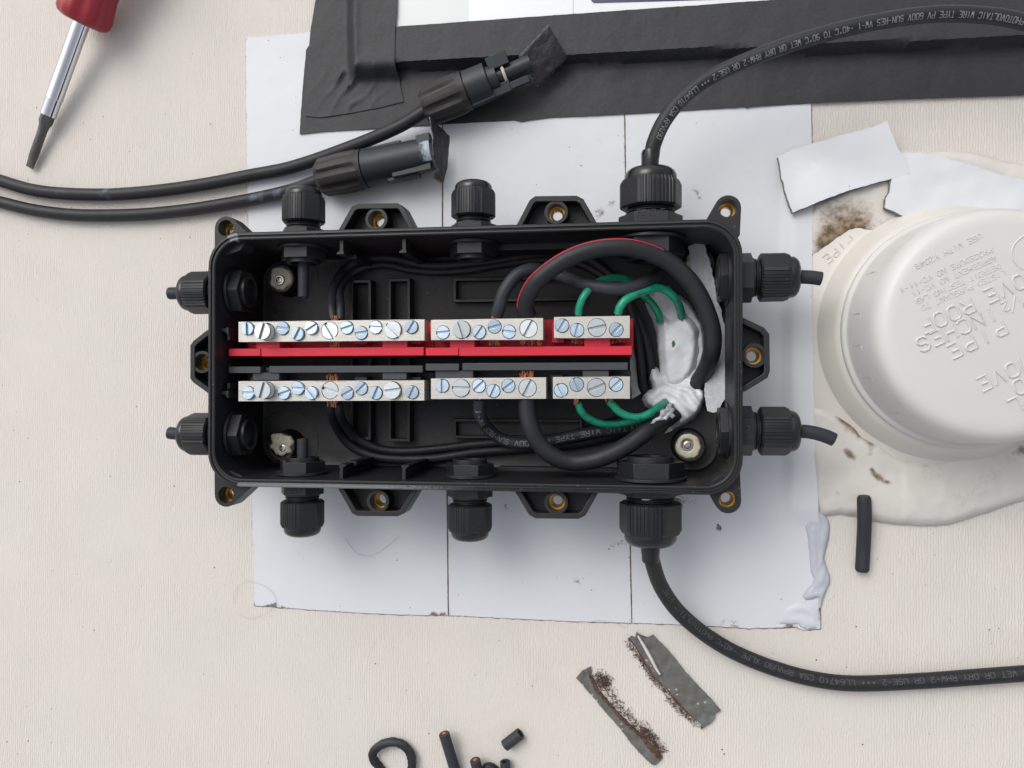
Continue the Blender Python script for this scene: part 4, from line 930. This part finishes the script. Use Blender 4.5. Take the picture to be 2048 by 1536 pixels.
def flagsheet(parent, corners, nu=14, nv=14, crease=.6, name='tape_flag'):
    """bilinear patch from 4 corners (Vectors), crumpled, with torn pale edge"""
    bm = bmesh.new(); g = []; dl = []
    n = (corners[1] - corners[0]).cross(corners[3] - corners[0]).normalized()
    for i in range(nu + 1):
        row = []
        for j in range(nv + 1):
            u, v_ = i / nu, j / nv
            p = corners[0].lerp(corners[1], u).lerp(corners[3].lerp(corners[2], u), v_)
            p = p + n * (crease * (1.3 * math.sin(u * 3.1) * .8 + nz3(u * 5, v_ * 5, 1, p.x * .01) * 1.2 - 1.5 * abs(u - .45 - .25 * v_))) + (corners[1] - corners[0]) * (.03 * nz3(u * 9, v_ * 9, 1, 4) if 0 in (i, j) or i == nu or j == nv else 0)
            row.append(bm.verts.new(p)); dl.append(.7 if (0 in (i, j) or i == nu or j == nv) else 0.)
        g.append(row)
    for i in range(nu):
        for j in range(nv): bm.faces.new((g[i][j], g[i + 1][j], g[i + 1][j + 1], g[i][j + 1]))
    o = mk(name, bm, M['flag'], parent=parent, ang=20, dirt=dl)
    so_ = o.modifiers.new('thickness', 'SOLIDIFY'); so_.thickness = .35 * MM
    return o
flagsheet(plugA, [P(1037, 112, 15), P(1075, 174, 9), P(1135, 115, 9), P(1097, 49, 15)], crease=.55)
plugB = empty('connector_cable', P(300, 430, 0), 'lower black cable from the left ending in a fluted connector beside the box', 'cable', GP)
path = smooth_path(px([(-700, 110, 3.2), (-450, 228, 3.2), (-280, 308, 3.2), (-140, 366, 3.2), (-60, 388, 3.2), (0, 404, 3.2), (62, 419, 3.2), (125, 428, 3.2), (187, 431, 3.2), (281, 429, 3.2), (375, 420, 3.3), (469, 405, 3.8), (540, 391, 5), (590, 378, 7), (640, 360, 9.6)]), 1.3)
bm = bmesh.new(); tube(bm, path, 3.15, 18); f = bl([(560, 385), (520, 395), (600, 372)]); dl = [f(v.co) for v in bm.verts]; mk('cable_jacket', bm, M['cable'], parent=plugB, dirt=dl, ang=60)
a, b = P(638, 357, 9.8), P(866, 307, 12); d = (b - a).normalized(); A = axisM(a, d, R(0))
LA = (P(731, 336, 10.4) - a).length; LC = (P(868, 306, 11) - a).length
bm = bmesh.new(); lathe(bm, [(3.3, -.3), (7.0, 0), (9.2, 2.4), (9.8, LA * .55), (9.7, LA - 3.5), (9.2, LA - 2.0), (9.4, LA), (8.0, LA)], A, 80, rf=flute(8, .12, .3)); mk('coupling_nut', bm, M['connnut'], parent=plugB, ang=28)
bm = bmesh.new(); lathe(bm, [(8.0, LA - .5), (8.0, LA + .5), (9.2, LA + .6), (8.6, LA + 6), (8.1, LC - 9), (7.6, LC), (0, LC)], A, 48, rf=lambda th, i: 1 if i < 2 else (.93 if math.sin(th) < -.2 else 1))
q = P(861, 292, 19); dl = [1.0 if (v.co - q).length < 6.5 else 0. for v in bm.verts]
mk('connector_body', bm, M['connbody'], parent=plugB, dirt=dl)
bm = bmesh.new(); sgn = 1 if (A.to_3x3() @ V((1, 0, 0))).y > 0 else -1
x = lo(6.6, 8.8); locbox(x[0], x[1], -1, 3.0, LA + 2, LA + 20); x = lo(-8.6, -5.4); locbox(x[0], x[1], 1.5, 5.2, LA + 14, LC - 1); x = lo(-9.6, -7.0); locbox(x[0], x[1], -2, 3, LA + 11, LC - 8)
x = lo(4.5, 8.2); locbox(x[0], x[1], 1.5, 6.2, LC - 6, LC + .8)
mk('latch', bm, M['connbody'], parent=plugB, bevel=.3)
flagsheet(plugB, [P(859, 234, 23), P(866, 312, 22), P(888, 363, 13), P(900, 272, 7)], crease=.45)

# ================================================================== SCREWDRIVER
sd = empty('screwdriver', P(160, 60, 0), 'screwdriver with a dark red handle, chrome shaft and flat blade at the upper left', 'screwdriver')
a = P(163, 45, 13.5); b = P(96, 231, 6.0); c = P(59, 335, 2.6); d = (b - a).normalized(); up_ = -d
A = axisM(a, d); LS = (b - a).length
bm = bmesh.new(); lathe(bm, [(4.15, -4), (4.15, LS * .80), (4.2, LS * .805), (4.28, LS * .81), (3.95, LS * .815), (3.95, LS - .3), (3.6, LS), (0, LS)], A, 40)
mk('shaft', bm, M['chrome'], parent=sd)
d2 = (c - b).normalized(); B2 = axisM(b, d2); L2 = (c - b).length
bm = bmesh.new()
def bl_ring(h, rx, ry, n=12, hexa=False):
    out = []
    for k_ in range(24):
        t = 2 * math.pi * k_ / 24; r = 1 / max(abs(math.cos(((t + R(30)) % R(60)) - R(30))), .5) * .92 if hexa else 1
        out.append(bm.verts.new(B2 @ V((rx * r * math.cos(t), ry * r * math.sin(t), h))))
    return out
rs = [bl_ring(-.5, 3.2, 3.2, hexa=True), bl_ring(3.6, 3.2, 3.2, hexa=True), bl_ring(6.0, 2.5, 2.5), bl_ring(9, 2.25, 2.25), bl_ring(L2 - 6.5, 2.3, 2.2), bl_ring(L2 - 4, 2.3, 1.3), bl_ring(L2, 2.35, .45)]
for u, v_ in zip(rs, rs[1:]):
    for k_ in range(24): bm.faces.new((u[k_], u[(k_ + 1) % 24], v_[(k_ + 1) % 24], v_[k_]))
bm.faces.new(rs[0][::-1]); bm.faces.new(rs[-1]); mk('blade_bit', bm, M['bit'], parent=sd, ang=28)
bm = bmesh.new(); A2 = axisM(a + V((0, 0, .0)), -d)
hp = [(3.6, .2), (9.5, -.2), (11.8, 1.0), (12.9, 3.0), (13.1, 6), (12.6, 10), (11.9, 16), (12.2, 26), (13.0, 40), (13.2, 70), (12.0, 84), (6, 90), (0, 91)]
lathe(bm, hp, A2, 72, rf=lambda th, i: 1 if i < 1 else (1 - .10 * (math.cos(th * 6) * .5 + .5) ** 2 * (1 if 1 < i < 10 else .5)) + (.012 * math.sin(th * 60) if abs(math.sin(th - 1.4)) < .3 and 2 < i < 6 else 0))
mk('handle', bm, M['handle'], parent=sd, ang=50)

# ================================================================== VENT CAP AND FLASHING (right)
cc = P(1928, 661, 18); cr = (P(1928, 661, 18) - P(1687, 661, 18)).length
T = Matrix.Translation((cc.x, cc.y, 0)); k = cr / 52.
vent = empty('vent_cap', V((cc.x, cc.y, 0)), 'round off-white vent pipe cap with raised lettering at the right edge', 'vent cap')
bm = bmesh.new(); lathe(bm, [(73 * k, .9), (73 * k, 2.6), (72 * k, 3.0), (63 * k, 3.2), (60.5 * k, 4.2), (58.5 * k, 8), (55.5 * k, 13), (54 * k, 15), (50 * k, 16)], T, 128)
fl = mk('flange', bm, M['flange'], parent=vent, ang=40)
bm = bmesh.new(); text_line(bm, 'PIPE', P(1700, 482, 3.1), P(1655, 517, 3.1), 3.8, .42, -.05); mk('raised_lettering', bm, M['flange'], parent=fl)
bm = bmesh.new(); lathe(bm, [(52.2 * k, 14.5), (53.0 * k, 16.2), (53.0 * k, 18.2), (52.3 * k, 19.2), (51.3 * k, 19.3), (50.9 * k, 20.0), (50.6 * k, 22), (49.6 * k, 38), (49.0 * k, 45), (48.0 * k, 49), (46.0 * k, 51.6), (43.5 * k, 52.6), (40.5 * k, 52.9), (0, 53)], T, 160)
dm = mk('cap', bm, M['capp'], parent=vent, ang=60)
zt = 52.92; bm = bmesh.new()
for s, p0, p1, h, r in (('REMOVE', (2110, 700), (1967.7, 766.7), 5.4, .52), ('TO', (2070, 758), (2039, 773), 5.4, .52), ('PULL', (2116, 767), (2030, 811), 5.4, .52),
                  ('VENT PIPE', (2154, 584), (1908.5, 701.6), 5.4, .52), ('INCHES', (1982, 629), (1846, 688), 5.4, .52), ('ROOF', (1935, 613.5), (1852.6, 651), 5.4, .52), ('ABOVE', (2096, 538), (1981.5, 590.5), 5.4, .52),
                  ('LISTED PURSUANT TO', (2006, 546), (1847, 615), 1.9, .23), ('DETROIT TESTING LAB', (1996, 533), (1836, 602), 1.9, .23), ('AGREEMENT NO VC-11', (1988, 517), (1827, 587), 1.9, .23),
                  ('PROCEDURE NO VC-11-1', (1981, 500), (1803, 580), 1.9, .23), ('USE WITH V2049', (1958.5, 473), (1834.6, 532), 2.0, .23)):
    a, b = P(*p0, zt), P(*p1, zt); text_line(bm, s, V((a.x, a.y, 0)), V((b.x, b.y, 0)), h, r, zt)
for s, p0, h in (('1', (2042, 605), 3.6), ('/', (2027, 609), 5.2), ('2', (2011, 613), 3.4), ('1', (2075, 587), 5.6)):
    a = P(*p0, zt); d_ = V((-.9, -.43, 0)); text_line(bm, s + ' ', V((a.x, a.y, 0)), V((a.x, a.y, 0)) + d_ * 5, h, .38, zt)
e = P(2085, 505, zt); arc = [V((e.x + 11 * math.cos(t), e.y + 8 * math.sin(t), zt)) for t in [R(q) for q in range(0, 361, 12)]]; tube(bm, arc, .35, 8)
mk('raised_lettering', bm, M['capp'], parent=dm)
# mould marks on the side wall of the cap
bm = bmesh.new()
for an in (172, 188, 205, 228, 150):
    t = R(an); r0 = 50.3 * k
    pts = [V((cc.x + (r0 + .1 - .03 * (z_ - 24)) * math.cos(t + o_), cc.y + (r0 + .1 - .03 * (z_ - 24)) * math.sin(t + o_), z_)) for z_, o_ in ((24, 0), (36, 0), (36.2, .045))]
    tube(bm, pts, .12, 6)
mk('mould_line', bm, M['capp'], parent=dm)

# old sealant around the flange
oc = [(1616, 470), (1616, 400), (1650, 392), (1700, 370), (1770, 330), (1800, 303), (1850, 303), (1910, 298), (1960, 305), (2010, 318), (2048, 326), (2110, 342), (2170, 375), (2225, 420), (2265, 490), (2290, 570), (2300, 660), (2290, 745), (2262, 820), (2225, 885), (2170, 940), (2120, 975), (2048, 1003), (2020, 1011), (1985, 1024), (1952, 1034), (1902, 1050), (1860, 1053), (1817, 1051), (1780, 1048), (1749, 1043), (1712, 1034), (1682, 1029), (1662, 1032), (1643, 1033), (1628, 1000), (1622, 940), (1618, 870), (1616, 806),
      (1650, 814), (1685, 831), (1712, 848), (1728, 868), (1745, 878), (1763, 886), (1785, 903), (1815, 915), (1850, 921), (1880, 916), (1910, 900), (1960, 880), (2080, 850), (2150, 760), (2165, 660), (2140, 560), (2060, 480), (1960, 450), (1870, 440), (1818, 436), (1790, 458), (1770, 476), (1757, 488), (1745, 490), (1739, 480), (1736, 470), (1722, 463), (1702, 465), (1684, 478), (1662, 494), (1640, 508), (1616, 520)]
inner_pts = [q for q in oc if q[0] < 1916 and ((790 < q[1] < 925 and q[1] > 806) or (434 < q[1] < 522 and q[0] > 1617))]
ocm = on_surface(oc, lambda x, y: 3.5)
ip = [P(a, b, 4) for a, b in inner_pts]
db = [(1660, 440, 9, .38), (1735, 440, 7, .36), (1690, 420, 8, .30), (1640, 488, 3.5, .75), (1662, 480, 3.2, .8), (1690, 458, 3, .7), (1715, 455, 2.6, .75), (1668, 470, 4, .7), (1650, 478, 4, .5), (1700, 452, 3.5, .35), (1752, 478, 2.6, .7), (1775, 462, 3, .75), (1800, 448, 3, .9), (1650, 495, 2, .7), (1688, 900, 1.6, 1.1), (1697, 909, 1.7, 1.2), (1705, 915, 1.2, .8), (1680, 832, 2.6, .6), (1692, 840, 3.2, .7), (1706, 852, 3.4, .75), (1720, 864, 3, .7), (1738, 884, 2.4, .6), (1740, 938, 1.3, 1.0), (1746, 948, 1.6, 1.2), (1756, 956, 1.6, 1.2), (1768, 962, 1.3, 1.1), (1778, 966, 1.0, .9), (1735, 905, 1.6, .5), (1670, 985, 1.6, .5), (1980, 940, 7, .34), (1950, 985, 8, .3), (1860, 960, 8, .22), (1900, 1010, 10, .26), (1640, 430, 8, .3), (2020, 905, 5, .4), (1680, 1000, 8, .18), (1720, 420, 9, .26), (2035, 898, 2, 1.0)]
dbf = spots(db)
def oc_dirt(x, y, d):
    m_ = min((x - p.x) ** 2 + (y - p.y) ** 2 for p in ip); return min(1.2, .10 + dbf(x, y, d) + .80 * math.exp(-m_ / 1.1) + .34 * math.exp(-m_ / 45.))
def z_oc(x, y, d): return 1.4 + 3.0 * sst(-.3, 3.2, d) + 1.3 * nz3(x, y, .07, 3) * sst(0, 4, d) + .4 * nz3(x, y, .25, 8) * sst(0, 2, d) + (.8 if x > P(1800, 660).x else 0) * sst(0, 5, d)
o = sheet('sealant_apron', ocm, z_oc, M['oldcaulk'], step=1.6, edge_step=1.3, jit=.35, drop=.02, need_dist=True, ang=80, dirtf=oc_dirt)
tag(o, 'stained off-white sealant spread around the vent cap flange', 'sealant')
# white tape piece over the sealant
def z_t2(x, y, d=9): return 7.3 + 1.1 * nz3(x, y, .05, 5) + .5 * nz3(x, y, .12, 2)
tp = [(1783, 360), (1800, 335), (1803, 305), (1846, 306), (1875, 311), (1900, 319), (1950, 333), (2002, 350), (2048, 358), (2200, 400), (2150, 470), (2048, 440), (1960, 446), (1900, 447), (1846, 445), (1830, 441), (1816, 436), (1795, 426), (1770, 415), (1772, 398), (1779, 385)]
o = sheet('tape_patch', on_surface(tp, lambda x, y: 7), z_t2, M['tape'], step=2, edge_step=1.2, jit=.3, thick=1.2, dirtf=lambda x, y, d: 0 if d > 1 else .5, need_dist=True)
tag(o, 'wide white tape patch laid over the sealant above the vent cap', 'tape', 'white tape patches by the vent cap')
sheet('adhesive_shade', [(a_ - .5, b_ - .25) for a_, b_ in on_surface(tp, lambda x, y: 7)], lambda x, y: z_t2(x, y) - .8, M['adhesive_shade'], step=5, edge_step=1, jit=.35, thick=1.2, parent=o)
# loose quad patch
def z_t3(x, y, d=9):
    a_ = P(1700, 300, 5); return 6.0 + 2.2 * sst(P(1560, 350).x, P(1650, 350).x, x) + .9 * math.sin((y - a_.y) * .16 + (x - a_.x) * .05) + .5 * nz3(x, y, .08, 6)
tq = [(1556, 314), (1572, 305), (1597, 296), (1640, 283), (1680, 271), (1715, 262), (1746, 254), (1774, 241), (1779, 256), (1786, 272), (1793, 290), (1800, 303), (1812, 322), (1820, 346), (1790, 355), (1765, 362), (1714, 376), (1680, 387), (1646, 400), (1615, 413), (1585.5, 425), (1578, 405), (1569, 379), (1567, 366), (1563, 356), (1560, 330)]
qp = on_surface(tq, z_t3)
o = sheet('tape_patch', qp, z_t3, M['tape'], step=2, edge_step=1.2, jit=.25, thick=.5, dirtf=lambda x, y, d: 0 if d > .8 else .3, need_dist=True)
tag(o, 'loose four-sided white tape patch lying tilted at the upper right of the box', 'tape', 'white tape patches by the vent cap')
def shift(poly, dx, dy): return [(a + dx, b + dy) for a, b in poly]
bm = None
sheet('adhesive_shade', shift(qp, -.35, -.35), lambda x, y: z_t3(x, y) - .55, M['adhesive_shade'], step=4, edge_step=.8, jit=.35, thick=1.2, parent=o)  # adhesive layer, offset so its rim paints a shadow line left and below
# sealant smear on the right tape edge
sp_ = [(1618, 994), (1624, 990), (1635, 989), (1648, 991), (1655, 996), (1657, 1008), (1653, 1031), (1658, 1042), (1661, 1052), (1659, 1073), (1654, 1092), (1649, 1117), (1655, 1138), (1661, 1153), (1660, 1170), (1652, 1186), (1647, 1200), (1643, 1218), (1637, 1216), (1636, 1196), (1626, 1200), (1612, 1202), (1606, 1194), (1612, 1182), (1624, 1170), (1628, 1158), (1622, 1142), (1621, 1120), (1618, 1095), (1616, 1073), (1611, 1052), (1614, 1036), (1622, 1020), (1618, 1008)]
def z_sm(x, y, d): 
    t = nz3(x * 2.2 + nz3(x, y, .2) * 2, y * .5, .22, 4); return .9 + .6 * sst(0, 1.4, d) + 1.5 * abs(t) * sst(0, 2, d) * (1 if y < P(1640, 1055).y else .3)
o = sheet('sealant_smear', on_surface(sp_, lambda x, y: 1.8), z_sm, M['caulk_grey'], step=.9, jit=.3, drop=.03, need_dist=True, ang=80); tag(o, 'bluish grey sealant smeared along the right edge of the tape strips', 'sealant')
sp_ = [(1552, 1248), (1560, 1232), (1575, 1216), (1592, 1206), (1612, 1202), (1636, 1204), (1641, 1230), (1641, 1257), (1615, 1260), (1603, 1256), (1598, 1250)]
def z_sm2(x, y, d):
    c = P(1590, 1270, 1); r = math.hypot(x - c.x, y - c.y); return .86 + .35 * sst(0, 3, d) + .5 * (math.sin(r * 1.1 + nz3(x, y, .1) * 3) * .5 + .5) * sst(0, 3, d)
o = sheet('sealant_smear', on_surface(sp_, lambda x, y: 1.5), z_sm2, M['caulk_thin'], step=.9, jit=.2, drop=.6, need_dist=True, ang=80); tag(o, 'swirled white sealant at the lower right corner of the tape strips', 'sealant')

# ================================================================== SCRAPS ON THE ROOF
def fibres(parent, line_px, n, spread, ln, name='rust_fibres'):
    bm = bmesh.new(); pts = smooth_path([P(a, b, .4) for a, b in line_px], .5)
    for _ in range(n):
        p = random.choice(pts) + V((random.gauss(0, spread), random.gauss(0, spread), random.uniform(0, .5)))
        a_ = random.uniform(0, 6.28); l_ = random.uniform(.4, 1) * ln; q = p + V((math.cos(a_) * l_, math.sin(a_) * l_, random.uniform(-.2, .5)))
        tube(bm, [p, (p + q) / 2 + V((random.uniform(-.2, .2), random.uniform(-.2, .2), .1)), q], random.uniform(.05, .13), 4)
    mk(name, bm, M['rust'], parent=parent, ang=60)
GS = 'rusty grey metal strips on the roof'
sA = [(1152, 1356), (1165, 1342), (1181, 1334), (1183, 1342), (1180, 1350), (1190, 1366), (1198, 1381), (1217, 1404), (1240, 1429), (1263, 1452), (1286, 1471), (1305, 1492), (1325, 1515), (1322, 1521), (1310, 1531), (1304, 1530), (1298, 1525), (1279, 1506), (1259, 1483), (1248, 1467), (1241, 1458), (1213, 1427), (1195, 1405), (1178, 1386), (1164, 1369)]
eA = [P(a, b, 1) for a, b in ((1185, 1352), (1198, 1379), (1240, 1427), (1263, 1450), (1286, 1470), (1320, 1512))]
def near(line, x, y): return seg_dist(x, y, [(p.x, p.y) for p in line + line[::-1]])
tA = sheet('metal_strip', on_surface(sA, lambda x, y: 1.2), lambda x, y: 1.1 + .35 * nz3(x, y, .15), M['tin'], step=1.0, jit=.25, thick=.9, need_dist=False, dirtf=lambda x, y, d: max(0, 1.1 - near(eA, x, y) / 2.6) + .15)
tag(tA, 'narrow grey metal strip edged with brown rust, the lower left one of two', 'metal strip', GS)
fibres(tA, [(1187, 1345), (1206, 1362), (1222, 1390), (1245, 1420), (1262, 1440), (1285, 1458), (1310, 1485), (1325, 1510)], 520, 1.5, 1.6)
fibres(tA, [(1195, 1352), (1210, 1358), (1212, 1370), (1200, 1368)], 260, 1.4, 1.4)
fibres(tA, [(1285, 1458), (1300, 1472), (1318, 1500)], 260, 1.1, 1.4)
sB = [(1256, 1279), (1263, 1273), (1270, 1276), (1273, 1265), (1282, 1270), (1296, 1276), (1306, 1270), (1318, 1282), (1333, 1297), (1350, 1318), (1371, 1345), (1390, 1365), (1410, 1386), (1428, 1405), (1442, 1422), (1430, 1428), (1429, 1436), (1423, 1446), (1412, 1452), (1402, 1459), (1400, 1446), (1390, 1440), (1379, 1432), (1366, 1420), (1352, 1407), (1343, 1394), (1334, 1380), (1320, 1368), (1310, 1358), (1302, 1346), (1294, 1336), (1287, 1323), (1279, 1310), (1272, 1298), (1265, 1288)]
eB = [P(a, b, 1) for a, b in ((1258, 1280), (1280, 1312), (1310, 1360), (1334, 1382), (1380, 1433), (1402, 1457))]
def zB(x, y):
    r0, r1 = P(1277, 1272, 1), P(1320, 1350, 1); dd = (r1 - r0); t = ((x - r0.x) * dd.x + (y - r0.y) * dd.y) / dd.length_squared
    off = abs((x - r0.x) * dd.y - (y - r0.y) * dd.x) / dd.length
    return 1.2 + .4 * nz3(x, y, .15) + (1.0 * math.exp(-(off / .9) ** 2) if -.02 < t < 1.02 else 0)
tB = sheet('metal_strip', on_surface(sB, lambda x, y: 1.3), zB, M['tin'], step=.9, jit=.3, thick=.9, dirtf=lambda x, y, d: max(0, 1.05 - near(eB, x, y) / 1.5) + .08)
tag(tB, 'wider grey metal strip with a pale ridge, the upper right one of two', 'metal strip', GS)
fibres(tB, [(1258, 1285), (1277, 1312), (1300, 1350), (1325, 1378), (1350, 1410), (1375, 1433), (1398, 1450)], 520, .8, 1.4)
bm = bmesh.new(); tube(bm, smooth_path([P(a, b, 2.0) for a, b in ((1276, 1272), (1288, 1292), (1301, 1315), (1313, 1338), (1320, 1349))], .7), .7, 8, rfun=lambda t: .45 + .35 * math.sin(t * 3.1) + .15 * nz3(t * 30, 1, 1)); mk('paint_ridge', bm, M['oldcaulk'], parent=tB)
GO = 'black cable offcuts on the roof'
# flat half-round offcut
bm = bmesh.new(); p0, p1 = P(1728, 992, 7.6), P(1724, 1143, 2.6); path = smooth_path([p0, P(1729, 1040, 6.3), P(1727, 1090, 3.2), p1], 1.0)
tube(bm, path, 3.0, 16, rfun=lambda t: 3.05 * (.80 + .2 * sst(0, .04, t) * sst(1, .97, t)) * (1 + .02 * nz3(t * 20, 1, 1)))
tag(mk('cable_offcut', bm, M['stub']), 'straight dark cable sheath offcut below the vent cap', 'offcut', GO)
# curled sheath
path = smooth_path([P(a, b, z) for a, b, z in ((776, 1552, 2.5), (758, 1533, 3.0), (746, 1516, 3.5), (748, 1502, 3.5), (764, 1489, 3.2), (786, 1484, 3), (806, 1490, 3), (820, 1506, 3), (824, 1528, 3), (820, 1556, 3))], .8)
bm = bmesh.new(); prev = None
for i, (p, t, s, u) in enumerate(frames(path)):
    f_ = i / len(path); tw = R(62) - R(70) * sst(0, .4, f_) + R(18) * math.sin(f_ * 9); w_ = 2.05 + .4 * nz3(i * .45, 0, 1) + .3 * nz3(i * 1.7, 5, 1); th_ = .5
    ax = math.cos(tw) * s + math.sin(tw) * u; ay = -math.sin(tw) * s + math.cos(tw) * u
    ring = [bm.verts.new(p + ax * (w_ * a_) + ay * (th_ * b_ + .7 * (1 - a_ * a_))) for a_, b_ in ((-1, -1), (-.5, -1), (0, -1), (.5, -1), (1, -1), (1, 1), (.5, 1), (0, 1), (-.5, 1), (-1, 1))]
    if prev:
        for k_ in range(len(ring)): bm.faces.new((prev[k_], prev[(k_ + 1) % len(ring)], ring[(k_ + 1) % len(ring)], ring[k_]))
    else: bm.faces.new(ring[::-1])
    prev = ring
bm.faces.new(prev); tag(mk('cable_offcut', bm, M['cable'], ang=50), 'curled strip of split black cable sheath at the bottom edge', 'offcut', GO)
def cutend(name, p0, p1, r, label, copper=True, hollow=False, m='cable2'):
    d_ = (p1 - p0).normalized(); L_ = (p1 - p0).length; A_ = axisM(p0, d_)
    bm = bmesh.new()
    if hollow: lathe(bm, [(r - .9, 0), (r, 0), (r, L_), (r - .9, L_)], A_, 24, closed=True)
    else: lathe(bm, [(0, .15), (r * .55, .1), (r * .93, 0), (r, .2), (r, L_), (0, L_)], A_, 24)
    o_ = mk(name, bm, M[m], origin=V(((p0.x + p1.x) / 2, (p0.y + p1.y) / 2, 0)), ang=40); tag(o_, label, 'offcut', GO)
    if copper:
        bm = bmesh.new()
        for k_ in range(7):
            q = (0, 0) if k_ == 6 else (.62 * math.cos(k_ * 1.047), .62 * math.sin(k_ * 1.047))
            lathe(bm, [(0, -.25), (.33 * r / 2.5, -.22), (.36 * r / 2.5, .4)], A_ @ Matrix.Translation((q[0] * r / 2.3, q[1] * r / 2.3, 0)), 8)
        mk('copper_core', bm, M['copper'], parent=o_)
cutend('cable_offcut', P(888, 1467, 7.0), P(915, 1556, 2.7), 2.6, 'cut black cable piece with a copper end, standing out at the bottom edge')
cutend('cable_offcut', P(950, 1520, 6.5), P(965, 1575, 2.7), 2.5, 'short cable offcut with copper end, cut off by the bottom edge')
cutend('cable_offcut', P(1041, 1467, 3.1), P(1010, 1491, 2.8), 2.75, 'short hollow black sheath tube lying free near the bottom edge', copper=False, hollow=True)
cutend('cable_offcut', P(1010, 1523, 4.0), P(1014, 1570, 2.6), 2.4, 'small hollow black tube at the bottom edge right of the copper ends', copper=False, hollow=True)
bm = bmesh.new(); path = smooth_path([P(a, b, 2.3) for a, b in ((966, 1545), (976, 1533), (990, 1540), (996, 1556))], .8); tube(bm, path, 2.0, 12)
tag(mk('cable_offcut', bm, M['cable']), 'tiny bent black sheath scrap between the copper end and the small tube', 'offcut', GO)
# stray hairs
for pts, lab in (([(465, 1210), (470, 1180), (490, 1163), (520, 1168), (545, 1185), (552, 1208), (530, 1228), (500, 1237), (475, 1228)], 'thin stray hair looping at the lower left corner of the tape'),
                 ([(690, 1075), (712, 1105), (740, 1112), (765, 1100), (800, 1072)], 'thin stray hair lying on the left tape strip'),
                 ([(1175, 1246), (1200, 1241), (1235, 1247), (1250, 1256), (1258, 1246)], 'thin dark hair at the bottom edge of the middle tape strip')):
    bm = bmesh.new(); tube(bm, smooth_path([P(a, b, 1.0) for a, b in pts], 1), .055, 5); tag(mk('stray_hair', bm, M['hair']), lab, 'hair', 'stray hairs')
# crumbs of dirt scattered over roof and tape: uncountable
bm = bmesh.new()
for k_ in range(300):
    a_, b_ = random.uniform(0, 2048), random.uniform(0, 1536)
    if 330 < a_ < 1640 and 360 < b_ < 1090 or (a_ > 600 and b_ < 270) or a_ > 1620 and 240 < b_ < 1060: continue
    on = 495 < a_ < 1635 and 80 < b_ < 1245
    c = P(a_, b_, .85 if on else .1); r = random.choice((.12, .15, .2, .28))
    bmesh.ops.create_icosphere(bm, subdivisions=1, radius=r, matrix=Matrix.Translation((c.x, c.y, c.z + r * .4)) @ Matrix.Diagonal((1, random.uniform(.5, 1.6), .6, 1)))
for a_, b_, r in ((1436, 1050, .7), (1441, 1057, .45), (421, 248, .5), (331, 228, .35), (1979, 1259, .5), (1725, 1489, .5), (1162, 331, .4), (1073, 369, .3), (1218, 1098, .5), (1226, 1093, .4), (1236, 1088, .5), (1244, 1082, .5), (1990, 1178, .3)):
    c = P(a_, b_, .9); bmesh.ops.create_icosphere(bm, subdivisions=1, radius=r, matrix=Matrix.Translation((c.x, c.y, c.z + .1)) @ Matrix.Rotation(a_, 4, 'Z') @ Matrix.Diagonal((1, .5, .5, 1)))
o = mk('dirt_crumbs', bm, M['grit']); tag(o, 'fine dark crumbs of dirt scattered over the roof and the white tape', 'dirt', kind='stuff')
